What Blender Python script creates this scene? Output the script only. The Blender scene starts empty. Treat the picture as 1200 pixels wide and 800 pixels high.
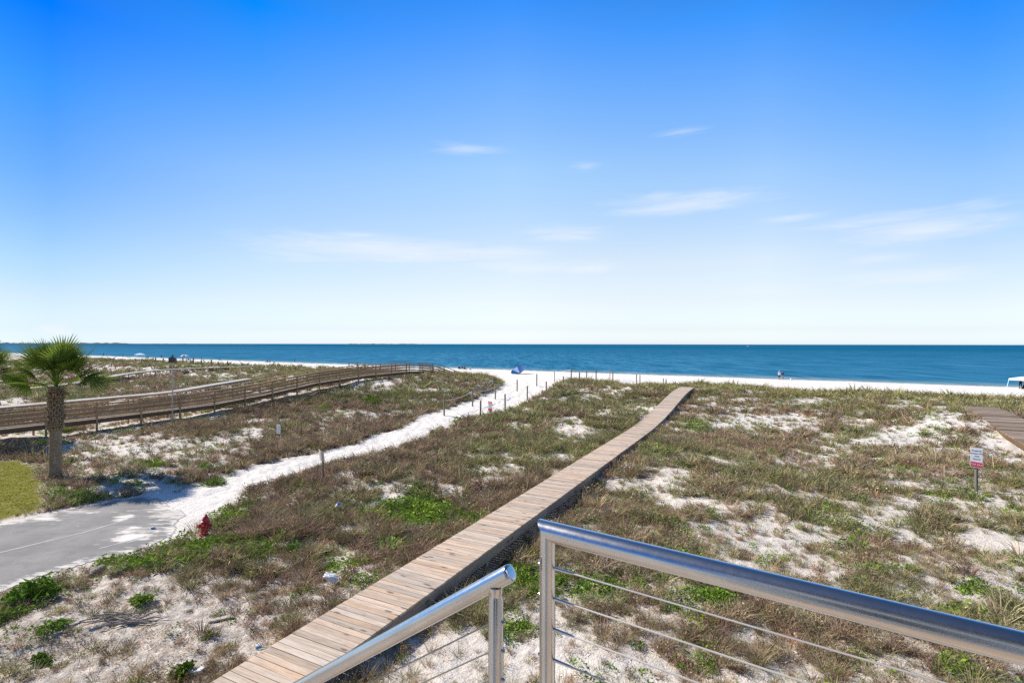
import bpy, bmesh, math, random
import numpy as np
from mathutils import Vector, Matrix
random.seed(5)
RNG = np.random.default_rng(11)
SC = bpy.context.scene
COL = SC.collection
R = math.radians

# ---------------------------------------------------------------- camera model
CAM = 5.4                      # eye height above the lot
FPX = 600.0                    # focal length in photo pixels (18 mm on 36 mm)
def hz(px): return 403.1 + 0.0015 * (px - 600.0)
def world_at_depth(px, py, Y):
    return ((px - 600.0) / FPX * Y, Y, CAM - (py - hz(px)) / FPX * Y)

# ---------------------------------------------------------------- noise
def _h(ix, iy, s):
    n = np.sin(ix * 127.1 + iy * 311.7 + s * 74.7) * 43758.5453
    return n - np.floor(n)
def vnoise(x, y, s=0):
    x = np.asarray(x, float); y = np.asarray(y, float)
    ix = np.floor(x); iy = np.floor(y); fx = x - ix; fy = y - iy
    fx = fx * fx * (3 - 2 * fx); fy = fy * fy * (3 - 2 * fy)
    a = _h(ix, iy, s); b = _h(ix + 1, iy, s); c = _h(ix, iy + 1, s); d = _h(ix + 1, iy + 1, s)
    return (a * (1 - fx) + b * fx) * (1 - fy) + (c * (1 - fx) + d * fx) * fy
def fbm(x, y, scale, octs=3, s=0):
    x = np.asarray(x, float); y = np.asarray(y, float)
    v = 0; amp = 1; tot = 0; f = 1.0 / scale
    for i in range(octs):
        v = v + amp * vnoise(x * f + 13.7 * i, y * f - 7.1 * i, s + i)
        tot += amp; amp *= .5; f *= 2.03
    return v / tot
def sstep(a, b, x):
    t = np.clip((x - a) / (b - a), 0, 1); return t * t * (3 - 2 * t)

# ---------------------------------------------------------------- terrain
NX, NY = .538, .843            # towards the sea, at right angles to the shore
SEA = -1.6
_U = [-400, 0, 20, 32, 40, 46, 50, 54, 57, 60, 64, 70, 80, 118, 135, 200, 400]
_Z = [0, 0, .03, .28, .68, 1.02, 1.14, 1.12, .95, .40, -.45, -.85, -1.02, -1.62, -2.6, -6, -20]
_us = np.linspace(-400, 400, 1601)
_zs = np.interp(_us, _U, _Z)
_zs = np.convolve(np.pad(_zs, 6, mode='edge'), np.hanning(15)[1:-1] / np.hanning(15)[1:-1].sum(), 'valid')
def ucoord(X, Y): return NX * X + NY * Y
def base_z(X, Y):
    u = ucoord(X, Y) + 5.0 * (fbm(X, Y, 16, 2, 3) - .5) * sstep(30, 45, ucoord(X, Y)) * (1 - sstep(66, 76, ucoord(X, Y)))
    return np.interp(u, _us, _zs)
MOUNDS = [(-13.5, 54, 9, .95), (-9, 62, 7, .5), (-19, 47, 6, .45), (26.5, 29.5, 4.5, .75)]
def path_z(X, Y):
    return np.interp(ucoord(X, Y), [-400, 20, 32, 44, 52, 58, 64, 70, 400], [0, 0, .12, .42, .55, .3, -.4, -.85, -.85])
def march(px, py, zf):
    dx = (px - 600.0) / FPX; dz = -(py - hz(px)) / FPX
    t = np.geomspace(3, 600, 5000)
    z = CAM + dz * t - zf(dx * t, t)
    i = int(np.argmax(z < 0)); i = max(i, 1)
    a, b = t[i - 1], t[i]; za, zb = z[i - 1], z[i]
    k = a + (b - a) * za / (za - zb + 1e-12)
    return dx * k, k
def sdf(P, poly):
    x, y = P; n = len(poly); best = np.full(x.shape, 1e18); ins = np.zeros(x.shape, bool)
    for i in range(n):
        ax, ay = poly[i]; bx, by = poly[(i + 1) % n]
        ex, ey = bx - ax, by - ay
        t = np.clip(((x - ax) * ex + (y - ay) * ey) / (ex * ex + ey * ey + 1e-12), 0, 1)
        best = np.minimum(best, (x - ax - ex * t) ** 2 + (y - ay - ey * t) ** 2)
        c = ((ay > y) != (by > y)) & (x < ex * (y - ay) / (by - ay + 1e-12) + ax)
        ins ^= c
    d = np.sqrt(best); return np.where(ins, -d, d)

PATH_UP = [(168, 582), (205, 577), (240, 568), (280, 553), (317, 545), (362, 535), (392, 527), (435, 516), (447, 507), (475, 500), (500, 487), (525, 479), (545, 472), (565, 466), (584, 459), (590, 452), (590, 447)]
PATH_LO = [(212, 626), (228, 612), (252, 596), (280, 577), (317, 565), (362, 552), (387, 543), (420, 540), (450, 527), (492, 515), (505, 502), (530, 496), (555, 490), (572, 488), (600, 479), (610, 472), (628, 465), (645, 457), (662, 449)]
PATH = [march(x, y, path_z) for x, y in PATH_UP]
PATH += [(PATH[-1][0] + 6, PATH[-1][1] + 14), (PATH[-1][0] + 22, PATH[-1][1] + 6)]
PATH += [march(x, y, path_z) for x, y in reversed(PATH_LO)]
flat = lambda X, Y: X * 0.0
ROAD = [march(x, y, flat) for x, y in [(0, 613), (70, 598), (130, 587), (172, 580), (200, 588), (214, 606), (213, 628), (165, 644), (70, 670), (0, 693)]]
d0 = np.array(ROAD[-1]) - np.array(ROAD[-2]); d1 = np.array(ROAD[0]) - np.array(ROAD[1])
ROAD = [tuple(np.array(ROAD[0]) + d1 / np.linalg.norm(d1) * 22)] + ROAD + [tuple(np.array(ROAD[-1]) + d0 / np.linalg.norm(d0) * 22)]
LAWN = [march(x, y, flat) for x, y in [(-160, 530), (0, 540), (28, 539), (44, 556), (46, 580), (40, 598), (0, 608), (-160, 640)]]

def hummock(X, Y):
    u = ucoord(X, Y)
    a = 1 - sstep(58, 66, u)
    far = sstep(7, 16, np.hypot(X, Y))
    return a * ((fbm(X, Y, 7.0, 3, 21) - .5) * .75 * (.35 + .65 * far) + (fbm(X, Y, 1.7, 2, 33) - .5) * .22)
def masks(X, Y):
    n = (fbm(X, Y, 1.6, 3, 41) - .5)
    dp = sdf((X, Y), PATH) + n * 1.1
    dr = sdf((X, Y), ROAD)
    dl = sdf((X, Y), LAWN) + n * .7
    return dp, dr, dl
def ground_z(X, Y, full=True):
    X = np.asarray(X, float); Y = np.asarray(Y, float)
    z = base_z(X, Y) + hummock(X, Y)
    for mx, my, mr, mh in MOUNDS: z = z + mh * np.exp(-((X - mx) ** 2 + (Y - my) ** 2) / (mr * mr) * 1.4)
    dp, dr, dl = masks(X, Y)
    pz = path_z(X, Y) + (fbm(X, Y, .6, 2, 51) - .5) * .12
    k = 1 - sstep(-.2, 2.2, dp)
    z = z * (1 - k) + pz * k
    k = 1 - sstep(0, 2.5, np.minimum(dr, dl))
    z = z * (1 - k) + 0.0 * k
    k2 = 1 - sstep(-.1, .5, dr)
    fine = (fbm(X, Y, .40, 2, 61) - .5) * .11 + (fbm(X, Y, .15, 2, 67) - .5) * .045
    fine = fine * (.45 + .55 * (1 - sstep(-3, 1, X - (-7.4 + .5 * Y))))
    z = z + fine * (1 - sstep(.2, 1, k)) * (1 - sstep(60, 70, ucoord(X, Y)) * .4)
    return z - k2 * .004
def gz(x, y): return float(ground_z(np.array([x]), np.array([y]))[0])
def at(px, py):
    x, y = march(px, py, ground_z); return (float(x), float(y), gz(x, y))

# ---------------------------------------------------------------- scene helpers
def tag(o, label=None, cat=None, group=None, kind=None):
    if label: o['label'] = label
    if cat: o['category'] = cat
    if group: o['group'] = group
    if kind: o['kind'] = kind
    return o
def thing(name, loc, label, cat, group=None, rz=0):
    o = bpy.data.objects.new(name, None); COL.objects.link(o)
    o.empty_display_size = .1
    o.location = loc; o.rotation_euler = (0, 0, rz)
    return tag(o, label, cat, group)
def raw_mesh(name, V, F, mats, parent=None, attrs=None, smooth=False, loc=None, mat_idx=None):
    me = bpy.data.meshes.new(name)
    me.from_pydata([tuple(v) for v in V], [], [tuple(f) for f in F])
    for m in (mats if isinstance(mats, (list, tuple)) else [mats]): me.materials.append(m)
    if mat_idx is not None: me.polygons.foreach_set('material_index', np.array(mat_idx, np.int32))
    for k, (typ, arr) in (attrs or {}).items():
        a = me.attributes.new(k, typ, 'POINT')
        a.data.foreach_set('value' if typ == 'FLOAT' else ('vector' if typ == 'FLOAT_VECTOR' else 'color'), np.array(arr, np.float32).ravel())
    if smooth: me.polygons.foreach_set('use_smooth', np.ones(len(me.polygons), bool))
    me.update()
    o = bpy.data.objects.new(name, me); COL.objects.link(o)
    if parent: o.parent = parent
    if loc: o.location = loc
    return o
class MB:
    """collects boxes, bars and tubes into one mesh (coordinates local to its thing)"""
    def __init__(s): s.V = []; s.F = []; s.A = []; s.M = []; s.m = 0
    def add(s, V, F, A=None):
        b = len(s.V); s.V += [tuple(v) for v in V]
        s.F += [tuple(i + b for i in f) for f in F]; s.M += [s.m] * len(F)
        s.A += (A if A is not None else [(0, 0, 0)] * len(V)); return s
    def obox(s, c, ax, ay, az, hx, hy, hz_, rid=None, bev=0):
        """box round c with half sizes; grain runs along ax"""
        c = Vector(c); ax = Vector(ax).normalized(); ay = Vector(ay).normalized(); az = Vector(az).normalized()
        rid = random.random() if rid is None else rid
        V, A = [], []
        for sx, sy, sz in [(-1, -1, -1), (1, -1, -1), (1, 1, -1), (-1, 1, -1), (-1, -1, 1), (1, -1, 1), (1, 1, 1), (-1, 1, 1)]:
            V.append(c + ax * hx * sx + ay * hy * sy + az * hz_ * sz); A.append((hx * sx + rid * 31, hy * sy + hz_ * sz * .7, rid))
        return s.add(V, [(0, 3, 2, 1), (4, 5, 6, 7), (0, 1, 5, 4), (1, 2, 6, 5), (2, 3, 7, 6), (3, 0, 4, 7)], A)
    def box(s, c, size, rz=0):
        ca, sa = math.cos(rz), math.sin(rz)
        return s.obox(c, (ca, sa, 0), (-sa, ca, 0), (0, 0, 1), size[0] / 2, size[1] / 2, size[2] / 2)
    def bar(s, a, b, w, h, up=(0, 0, 1), rid=None):
        a, b = Vector(a), Vector(b); d = (b - a); L = d.length; d.normalize()
        side = d.cross(Vector(up)).normalized(); u = side.cross(d).normalized()
        return s.obox((a + b) / 2, d, side, u, L / 2, w / 2, h / 2, rid)
    def tube(s, pts, rad, n=12, cap=True, rid=None):
        pts = [Vector(p) for p in pts]; rid = random.random() if rid is None else rid
        rr = rad if isinstance(rad, (list, tuple)) else [rad] * len(pts)
        V, A, F = [], [], []; side = None; L = 0
        for i, p in enumerate(pts):
            d = (pts[min(i + 1, len(pts) - 1)] - pts[max(i - 1, 0)]).normalized()
            if side is None:
                side = d.cross(Vector((0, 0, 1)) if abs(d.z) < .9 else Vector((0, 1, 0))).normalized()
            side = (side - d * side.dot(d)).normalized(); up = d.cross(side)
            if i: L += (p - pts[i - 1]).length
            for k in range(n):
                a = 2 * math.pi * k / n
                V.append(p + (side * math.cos(a) + up * math.sin(a)) * rr[i]); A.append((L + rid * 31, k / n * .3, rid))
        for i in range(len(pts) - 1):
            for k in range(n):
                k2 = (k + 1) % n
                F.append((i * n + k, i * n + k2, (i + 1) * n + k2, (i + 1) * n + k))
        if cap:
            F.append(tuple(range(n - 1, -1, -1))); F.append(tuple((len(pts) - 1) * n + k for k in range(n)))
        return s.add(V, F, A)
    def lathe(s, prof, c=(0, 0, 0), n=20, rid=0, axis=None):
        """prof: (radius, height) list"""
        c = Vector(c); ax = Vector(axis or (0, 0, 1)).normalized()
        q = Vector((0, 0, 1)).rotation_difference(ax)
        V, F, A = [], [], []
        for (r, h) in prof:
            for k in range(n):
                a = 2 * math.pi * k / n
                V.append(c + q @ Vector((r * math.cos(a), r * math.sin(a), h))); A.append((h, k / n, rid))
        for i in range(len(prof) - 1):
            for k in range(n):
                k2 = (k + 1) % n
                F.append((i * n + k, i * n + k2, (i + 1) * n + k2, (i + 1) * n + k))
        F.append(tuple(range(n - 1, -1, -1))); F.append(tuple((len(prof) - 1) * n + k for k in range(n)))
        return s.add(V, F, A)
    def build(s, name, mats, parent=None, smooth=False, bevel=0, loc=None):
        o = raw_mesh(name, s.V, s.F, mats, parent, {'grain': ('FLOAT_VECTOR', s.A)}, smooth, loc, s.M)
        if smooth:
            o.data.set_sharp_from_angle(angle=R(40))
        if bevel:
            m = o.modifiers.new('bevel', 'BEVEL'); m.width = bevel; m.segments = 2; m.limit_method = 'ANGLE'
        return o

# ---------------------------------------------------------------- materials
class NT:
    def __init__(s, name):
        s.m = bpy.data.materials.new(name); s.m.use_nodes = True
        s.t = s.m.node_tree; s.n = s.t.nodes; s.l = s.t.links
        s.b = s.n['Principled BSDF']; s.out = s.n['Material Output']
    def new(s, t, **kw):
        n = s.n.new(t)
        for k, v in kw.items(): setattr(n, k, v)
        return n
    def link(s, a, b): s.l.new(a, b)
    def noise(s, vec, scale, detail=3, rough=.55):
        n = s.new('ShaderNodeTexNoise'); n.inputs['Scale'].default_value = scale; n.inputs['Detail'].default_value = detail
        n.inputs['Roughness'].default_value = rough
        if vec is not None: s.link(vec, n.inputs['Vector'])
        return n.outputs['Fac']
    def mapr(s, v, a, b, c=0., d=1.):
        n = s.new('ShaderNodeMapRange'); s.link(v, n.inputs[0])
        n.inputs[1].default_value = a; n.inputs[2].default_value = b; n.inputs[3].default_value = c; n.inputs[4].default_value = d
        return n.outputs[0]
    def math(s, op, a, b=None, clamp=False):
        n = s.new('ShaderNodeMath', operation=op); n.use_clamp = clamp
        for i, v in enumerate((a, b)):
            if v is None: continue
            if isinstance(v, (int, float)): n.inputs[i].default_value = v
            else: s.link(v, n.inputs[i])
        return n.outputs[0]
    def mix(s, f, a, b, mode='MIX'):
        n = s.new('ShaderNodeMix', data_type='RGBA', blend_type=mode)
        for i, v in ((0, f), (6, a), (7, b)):
            if isinstance(v, (int, float)): n.inputs[i].default_value = v
            elif isinstance(v, (tuple, list)): n.inputs[i].default_value = tuple(v) + ((1,) if len(v) == 3 else ())
            else: s.link(v, n.inputs[i])
        return n.outputs[2]
    def attr(s, name, kind='GEOMETRY'):
        n = s.new('ShaderNodeAttribute', attribute_name=name); n.attribute_type = kind; return n
    def pos(s): return s.new('ShaderNodeNewGeometry').outputs['Position']
    def scale(s, vec, v):
        n = s.new('ShaderNodeVectorMath', operation='MULTIPLY'); s.link(vec, n.inputs[0]); n.inputs[1].default_value = v; return n.outputs[0]
    def bump(s, h, strength, dist):
        n = s.new('ShaderNodeBump'); n.inputs['Strength'].default_value = strength; n.inputs['Distance'].default_value = dist
        s.link(h, n.inputs['Height']); s.link(n.outputs[0], s.b.inputs['Normal']); return n
    def base(s, c, rough=.6, metal=0., spec=.3):
        if isinstance(c, (tuple, list)): s.b.inputs['Base Color'].default_value = tuple(c) + (1,)
        else: s.link(c, s.b.inputs['Base Color'])
        s.b.inputs['Roughness'].default_value = rough; s.b.inputs['Metallic'].default_value = metal
        s.b.inputs['Specular IOR Level'].default_value = spec
        return s.m
def plain(name, c, rough=.6, metal=0., var=.12, scale=6., spec=.3):
    t = NT(name)
    n = t.noise(t.pos(), scale, 4)
    k = t.mapr(n, .25, .75, 1 - var, 1 + var)
    col = t.mix(1.0, tuple(c), (1, 1, 1), 'MULTIPLY')
    hs = t.new('ShaderNodeHueSaturation'); t.link(col, hs.inputs['Color']); t.link(k, hs.inputs['Value'])
    return t.base(hs.outputs[0], rough, metal, spec)
def wood(name, ca, cb, dark, rough=.8, knots=True, vlo=.78, vhi=1.16):
    t = NT(name); g = t.attr('grain'); v = g.outputs['Vector']
    sep = t.new('ShaderNodeSeparateXYZ'); t.link(v, sep.inputs[0])
    vv = t.scale(v, (1.6, 26, 9))
    n1 = t.noise(vv, 1.0, 4, .6)
    n2 = t.noise(t.scale(v, (.9, 3, 5)), 1.0, 3)
    rid = sep.outputs[2]
    w = t.new('ShaderNodeTexWhiteNoise', noise_dimensions='1D'); t.link(rid, w.inputs['W'])
    w2 = t.new('ShaderNodeTexWhiteNoise', noise_dimensions='1D'); t.link(t.math('ADD', rid, 7.3), w2.inputs['W'])
    f = t.math('ADD', t.math('MULTIPLY', w.outputs[0], .8), t.math('MULTIPLY', t.mapr(n2, .35, .65), .45), True)
    col = t.mix(f, ca, cb)
    col = t.mix(t.mapr(n1, .42, .72, 0, .55), col, dark)
    n5 = t.noise(t.scale(v, (5, 9, 13)), 1.0, 4, .65); col = t.mix(t.mapr(n5, .52, .74, 0, .45), col, tuple(.55 * a + .45 * b for a, b in zip(cb, dark)))
    col = t.mix(t.mapr(n5, .46, .28, 0, .35), col, tuple(min(1, a * 1.2) for a in cb))
    if knots:
        vo = t.new('ShaderNodeTexVoronoi'); vo.inputs['Scale'].default_value = 1.0
        t.link(t.scale(v, (2.0, 6.5, 17)), vo.inputs['Vector'])
        kf = t.mapr(vo.outputs['Distance'], .13, .24, .9, 0)
        col = t.mix(kf, col, dark)
    hs = t.new('ShaderNodeHueSaturation'); t.link(col, hs.inputs['Color']); t.link(t.mapr(w2.outputs[0], 0, 1, vlo, vhi), hs.inputs['Value'])
    t.bump(n1, .5, .004)
    return t.base(hs.outputs[0], rough, 0, .2)

def sand_nodes(t, p):
    n1 = t.noise(p, .35, 4); n2 = t.noise(p, 3.0, 4, .6); n3 = t.noise(p, 28, 3, .7)
    col = t.mix(t.mapr(n1, .3, .7), (.70, .63, .545), (.77, .715, .64))
    col = t.mix(t.mapr(n2, .5, .75, 0, .45), col, (.56, .49, .42))
    col = t.mix(t.mapr(n3, .55, .72, 0, .65), col, (.36, .29, .23))
    return col, n2, n3
def mat_sand():
    t = NT('dune_sand'); p = t.pos()
    col, n2, n3 = sand_nodes(t, p)
    lit = t.attr('litter').outputs['Fac']; clean = t.attr('clean').outputs['Fac']
    lawn = t.attr('lawn').outputs['Fac']; wet = t.attr('wet').outputs['Fac']
    nl = t.noise(p, 5.5, 5, .65)
    f = t.math('MULTIPLY', lit, t.mapr(nl, .34, .56))
    fl = t.noise(p, 17, 4, .7)
    brown = t.mix(t.mapr(fl, .35, .65), (.235, .185, .14), (.42, .36, .29))
    pure = t.mix(t.mapr(n2, .4, .8, 0, .35), (.755, .712, .648), (.66, .605, .535))
    col = t.mix(clean, col, pure)
    col = t.mix(t.math('MULTIPLY', f, .85), col, brown)  # brown leaf litter among dense plants, shrub shade painted in with it
    lg = t.mix(t.mapr(t.noise(p, 3.5, 4), .3, .7), (.20, .19, .035), (.26, .22, .06))
    col = t.mix(lawn, col, lg)
    col = t.mix(t.math('MULTIPLY', wet, .5), col, (.40, .36, .30))
    h = t.math('ADD', t.noise(p, 4.2, 4, .55), t.math('MULTIPLY', n3, .35))
    t.bump(h, .8, .10)
    return t.base(col, .95, 0, .1)
def mat_asphalt():
    t = NT('asphalt'); p = t.pos()
    n = t.noise(p, 60, 3, .7); n2 = t.noise(p, .7, 4); n3 = t.noise(t.scale(p, (2.2, 6.5, 1)), 1., 5, .65)
    col = t.mix(t.mapr(n, .3, .7), (.17, .165, .155), (.27, .26, .245))
    col = t.mix(t.mapr(n2, .35, .65, 0, .6), col, (.34, .32, .29))
    n6 = t.noise(p, 2.6, 5, .65); col = t.mix(t.mapr(n6, .5, .72, 0, .45), col, (.15, .145, .135))
    s, _, _ = sand_nodes(t, p)
    s = t.mix(.65, s, (.70, .655, .59))
    dr = t.attr('drift').outputs['Fac']
    f = t.mapr(t.math('ADD', dr, t.math('MULTIPLY', t.mapr(n3, .2, .8, -.5, .5), 1.5)), .34, .80)
    col = t.mix(f, col, s)
    st = t.noise(t.scale(p, (.5, 2.2, 1)), 1., 4, .6); col = t.mix(t.mapr(st, .5, .75, 0, .45), col, (.13, .125, .12))
    t.bump(n, .4, .006)
    return t.base(col, .9, 0, .2)
def mat_plant(name, trans=.22):
    t = NT(name); c = t.attr('tint')
    d = t.new('ShaderNodeBsdfDiffuse'); tr = t.new('ShaderNodeBsdfTranslucent'); mx = t.new('ShaderNodeMixShader')
    t.link(c.outputs['Color'], d.inputs['Color']); t.link(c.outputs['Color'], tr.inputs['Color'])
    mx.inputs[0].default_value = trans
    t.link(d.outputs[0], mx.inputs[1]); t.link(tr.outputs[0], mx.inputs[2]); t.link(mx.outputs[0], t.out.inputs[0])
    return t.m
def mat_water():
    t = NT('sea_water'); p = t.pos()
    q = t.new('ShaderNodeVectorRotate', rotation_type='Z_AXIS'); t.link(p, q.inputs['Vector']); q.inputs['Angle'].default_value = R(32.5)
    q = q.outputs[0]
    w1 = t.noise(t.scale(p, (.33, .055, 1)), 1., 4, .65)
    w2 = t.noise(t.scale(p, (.055, .011, 1)), 1., 5, .62)
    w3 = t.noise(t.scale(q, (.0015, .012, 1)), 1., 4, .55)
    dist = t.attr('offshore').outputs['Fac']
    deep = t.mix(dist, (.016, .140, .255), (.0005, .092, .185))
    col = t.mix(t.mapr(w3, .35, .65, 0, .55), deep, t.mix(dist, (.030, .175, .305), (.002, .115, .232)))
    col = t.mix(t.mapr(w2, .48, .66, 0, .6), col, t.mix(dist, (.036, .182, .312), (.004, .122, .240)))
    col = t.mix(t.mapr(w1, .5, .66, 0, .6), col, t.mix(dist, (.072, .230, .360), (.008, .140, .262)))
    col = t.mix(t.mapr(w1, .34, .48, .6, 0), col, (.003, .070, .14))
    shal = t.attr('shallow').outputs['Fac']
    col = t.mix(t.math('MULTIPLY', shal, .6), col, (.20, .30, .30))
    fo = t.math('MULTIPLY', t.math('MULTIPLY', shal, shal), t.mapr(t.noise(t.scale(q, (.05, .5, 1)), 1., 5, .7), .52, .66))
    col = t.mix(t.math('MULTIPLY', fo, .8), col, (.75, .78, .78))
    t.bump(t.math('ADD', w1, w2), 1.0, .9)
    m = t.base(col, .5, 0, 0)
    g = t.new('ShaderNodeBsdfGlossy'); g.inputs['Roughness'].default_value = .35; mx = t.new('ShaderNodeMixShader'); mx.inputs[0].default_value = .03
    t.link(t.b.outputs[0], mx.inputs[1]); t.link(g.outputs[0], mx.inputs[2]); t.link(mx.outputs[0], t.out.inputs[0])
    return m
def mat_steel():
    t = NT('brushed_steel'); p = t.pos()
    n = t.noise(p, 90, 4, .7); n2 = t.noise(p, 9, 4); n3 = t.noise(p, 240, 2)
    col = t.mix(t.mapr(n2, .35, .7), (.60, .60, .59), (.52, .52, .52))
    col = t.mix(t.mapr(n3, .74, .84, 0, .4), col, (.8, .8, .8))
    r = t.math('ADD', t.mapr(n, .3, .7, .19, .235), t.mapr(n2, .45, .75, 0, .06))
    t.link(r, t.b.inputs['Roughness'])
    m = t.base(col, .25, 1.0, .5); return m
def mat_bark():
    t = NT('palm_bark'); p = t.pos()
    n = t.noise(t.scale(p, (6, 6, 34)), 1., 4, .65); n2 = t.noise(t.scale(p, (14, 14, 3)), 1., 3)
    col = t.mix(t.mapr(n, .3, .7), (.15, .105, .065), (.34, .255, .165))
    col = t.mix(t.mapr(n2, .5, .75, 0, .5), col, (.42, .34, .24))
    t.bump(n, .8, .03)
    return t.base(col, .9, 0, .15)
M = {}
M['sand'] = mat_sand(); M['asphalt'] = mat_asphalt(); M['water'] = mat_water(); M['steel'] = mat_steel(); M['bark'] = mat_bark()
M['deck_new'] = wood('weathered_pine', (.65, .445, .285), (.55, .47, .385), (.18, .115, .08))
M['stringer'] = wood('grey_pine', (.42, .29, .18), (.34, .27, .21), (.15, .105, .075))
M['deck_old'] = wood('old_grey_planks', (.235, .165, .115), (.31, .245, .185), (.085, .06, .045), knots=False, vlo=.55, vhi=1.4)
M['deck_pale'] = wood('sunbleached_planks', (.58, .53, .46), (.52, .49, .45), (.3, .26, .22), knots=False)
M['rail_brown'] = wood('brown_rail_timber', (.46, .29, .14), (.37, .25, .14), (.18, .115, .07), knots=False)
M['deck_brown'] = wood('brown_deck_timber', (.42, .30, .19), (.35, .27, .19), (.14, .10, .07), knots=False)
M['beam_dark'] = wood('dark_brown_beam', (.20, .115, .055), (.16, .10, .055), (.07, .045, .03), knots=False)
M['post'] = wood('rope_post_timber', (.31, .23, .15), (.26, .21, .16), (.10, .08, .06), knots=False)
M['post_grey'] = wood('grey_sign_post', (.27, .25, .20), (.22, .20, .17), (.09, .08, .07), knots=False)
M['paint_white'] = plain('white_paint', (.78, .78, .77), .55, var=.06)
M['sign_white'] = plain('sign_white', (.74, .76, .80), .5, var=.04)
M['sign_red'] = plain('sign_red', (.62, .06, .09), .5, var=.08)
M['sign_tan'] = plain('weathered_sign_board', (.72, .60, .47), .8, var=.2, scale=14)
M['letter_dark'] = plain('dark_lettering', (.10, .10, .14), .6)
M['letter_pale'] = plain('pale_lettering', (.80, .72, .70), .6)
M['letter_grey'] = plain('grey_lettering', (.42, .42, .43), .6)
M['road_paint'] = plain('worn_road_paint', (.40, .395, .38), .8, var=.3, scale=5)
M['hydrant'] = plain('red_hydrant_paint', (.42, .018, .022), .38, var=.15, scale=9, spec=.5)
M['rope'] = plain('pale_rope', (.52, .46, .37), .9)
M['plant'] = mat_plant('plant_leaf'); M['frond'] = mat_plant('palm_leaf', .28)
M['skin'] = plain('skin', (.45, .27, .19), .6, var=.04)
M['hair'] = plain('dark_hair', (.03, .022, .018), .7)
M['grey_hair'] = plain('pale_cap', (.62, .64, .66), .7)
def cloth(n, c): M[n] = plain(n, c, .85, var=.08, spec=.1)
for n, c in [('white_cloth', (.80, .80, .80)), ('black_cloth', (.02, .02, .025)), ('navy_cloth', (.035, .06, .17)), ('teal_cloth', (.03, .16, .24)),
             ('maroon_cloth', (.20, .045, .05)), ('grey_cloth', (.28, .28, .30)), ('blue_canopy', (.035, .105, .28)), ('light_blue_canopy', (.38, .55, .80)),
             ('tent_white', (.72, .84, .88)), ('tan_cloth', (.5, .38, .27)), ('light_blue_cloth', (.35, .6, .72))]: cloth(n, c)
M['metal_grey'] = plain('galvanised_pole', (.42, .43, .43), .5, .3)
M['birdhouse'] = plain('birdhouse_brown', (.16, .13, .11), .7)
M['birdhouse_roof'] = plain('birdhouse_roof', (.07, .10, .085), .6)
M['hole_shade'] = plain('painted_hole_shade', (.01, .01, .01), .9)  # black for the shade inside holes, painted on a closed box
M['driftwood'] = wood('driftwood', (.36, .31, .25), (.28, .245, .21), (.12, .10, .085), knots=False)
M['litter_white'] = plain('white_plastic', (.80, .81, .83), .4, var=.04)
M['litter_blue'] = plain('blue_plastic', (.05, .25, .5), .4)
M['treeline'] = plain('far_trees', (.05, .075, .085), .95, var=.3, scale=.02)  # bluish haze of distance put into the tree colour
M['foam'] = plain('sea_foam', (.8, .83, .85), .8)
M['hull'] = plain('boat_gelcoat', (.82, .83, .84), .3)

# ---------------------------------------------------------------- ground sheet
def build_ground():
    front = np.linspace(-R(60), R(60), 820); back = np.linspace(R(60), 2 * math.pi - R(60), 62)[1:-1]
    ang = np.concatenate([front, back]); na = len(ang)
    rr = [1.0]
    while rr[-1] < 3500:
        r = rr[-1]; rr.append(r * (1.04 if r < 5 else 1.0085 if r < 75 else 1.02 if r < 400 else 1.12))
    rr = np.array(rr); nr = len(rr)
    rg, ag = np.meshgrid(rr, ang, indexing='ij')
    X = (rg * np.sin(ag)).ravel(); Y = (rg * np.cos(ag)).ravel()
    Z = ground_z(X, Y)
    X = np.append(X, 0); Y = np.append(Y, 0); Z = np.append(Z, 0.)
    i = np.arange(nr - 1)[:, None] * na; j = np.arange(na)[None, :]; j2 = (j + 1) % na
    q = np.stack([i + j, i + na + j, i + na + j2, i + j2], -1).reshape(-1, 4)[:, ::-1]
    F = q.tolist()
    c = nr * na
    F += [(c, k, (k + 1) % na) for k in range(na)]
    V = np.stack([X, Y, Z], 1)
    dp, dr, dl = masks(X, Y)
    u = ucoord(X, Y)
    d, g, w = veg(X, Y, Z)
    beach = sstep(57, 62, u)
    clean = np.maximum(1 - sstep(-.4, .8, dp), beach)
    clean = np.maximum(clean, .75 * sstep(24, 36, u))
    lit = np.clip(d, 0, 1) * (1 - sstep(56, 62, u))  # litter follows plant cover and carries painted shade under the shrubs
    near = sparse_near(X, Y, Z)
    lit = np.maximum(lit, near * .80); lit = np.maximum(lit, .22 * (1 - sstep(40, 52, u)))
    lit *= sstep(-.3, .4, dp)
    lawn = 1 - sstep(-.25, .25, dl)
    wet = sstep(113, 117.5, u + (fbm(X, Y, 9, 2, 71) - .5) * 2)
    o = raw_mesh('ground', V, F, M['sand'], None, {'litter': ('FLOAT', lit), 'clean': ('FLOAT', clean), 'lawn': ('FLOAT', lawn), 'wet': ('FLOAT', wet)}, True)
    tag(o, 'white sand dunes and beach sloping down to the water', 'ground', kind='structure')
    return o

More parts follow.
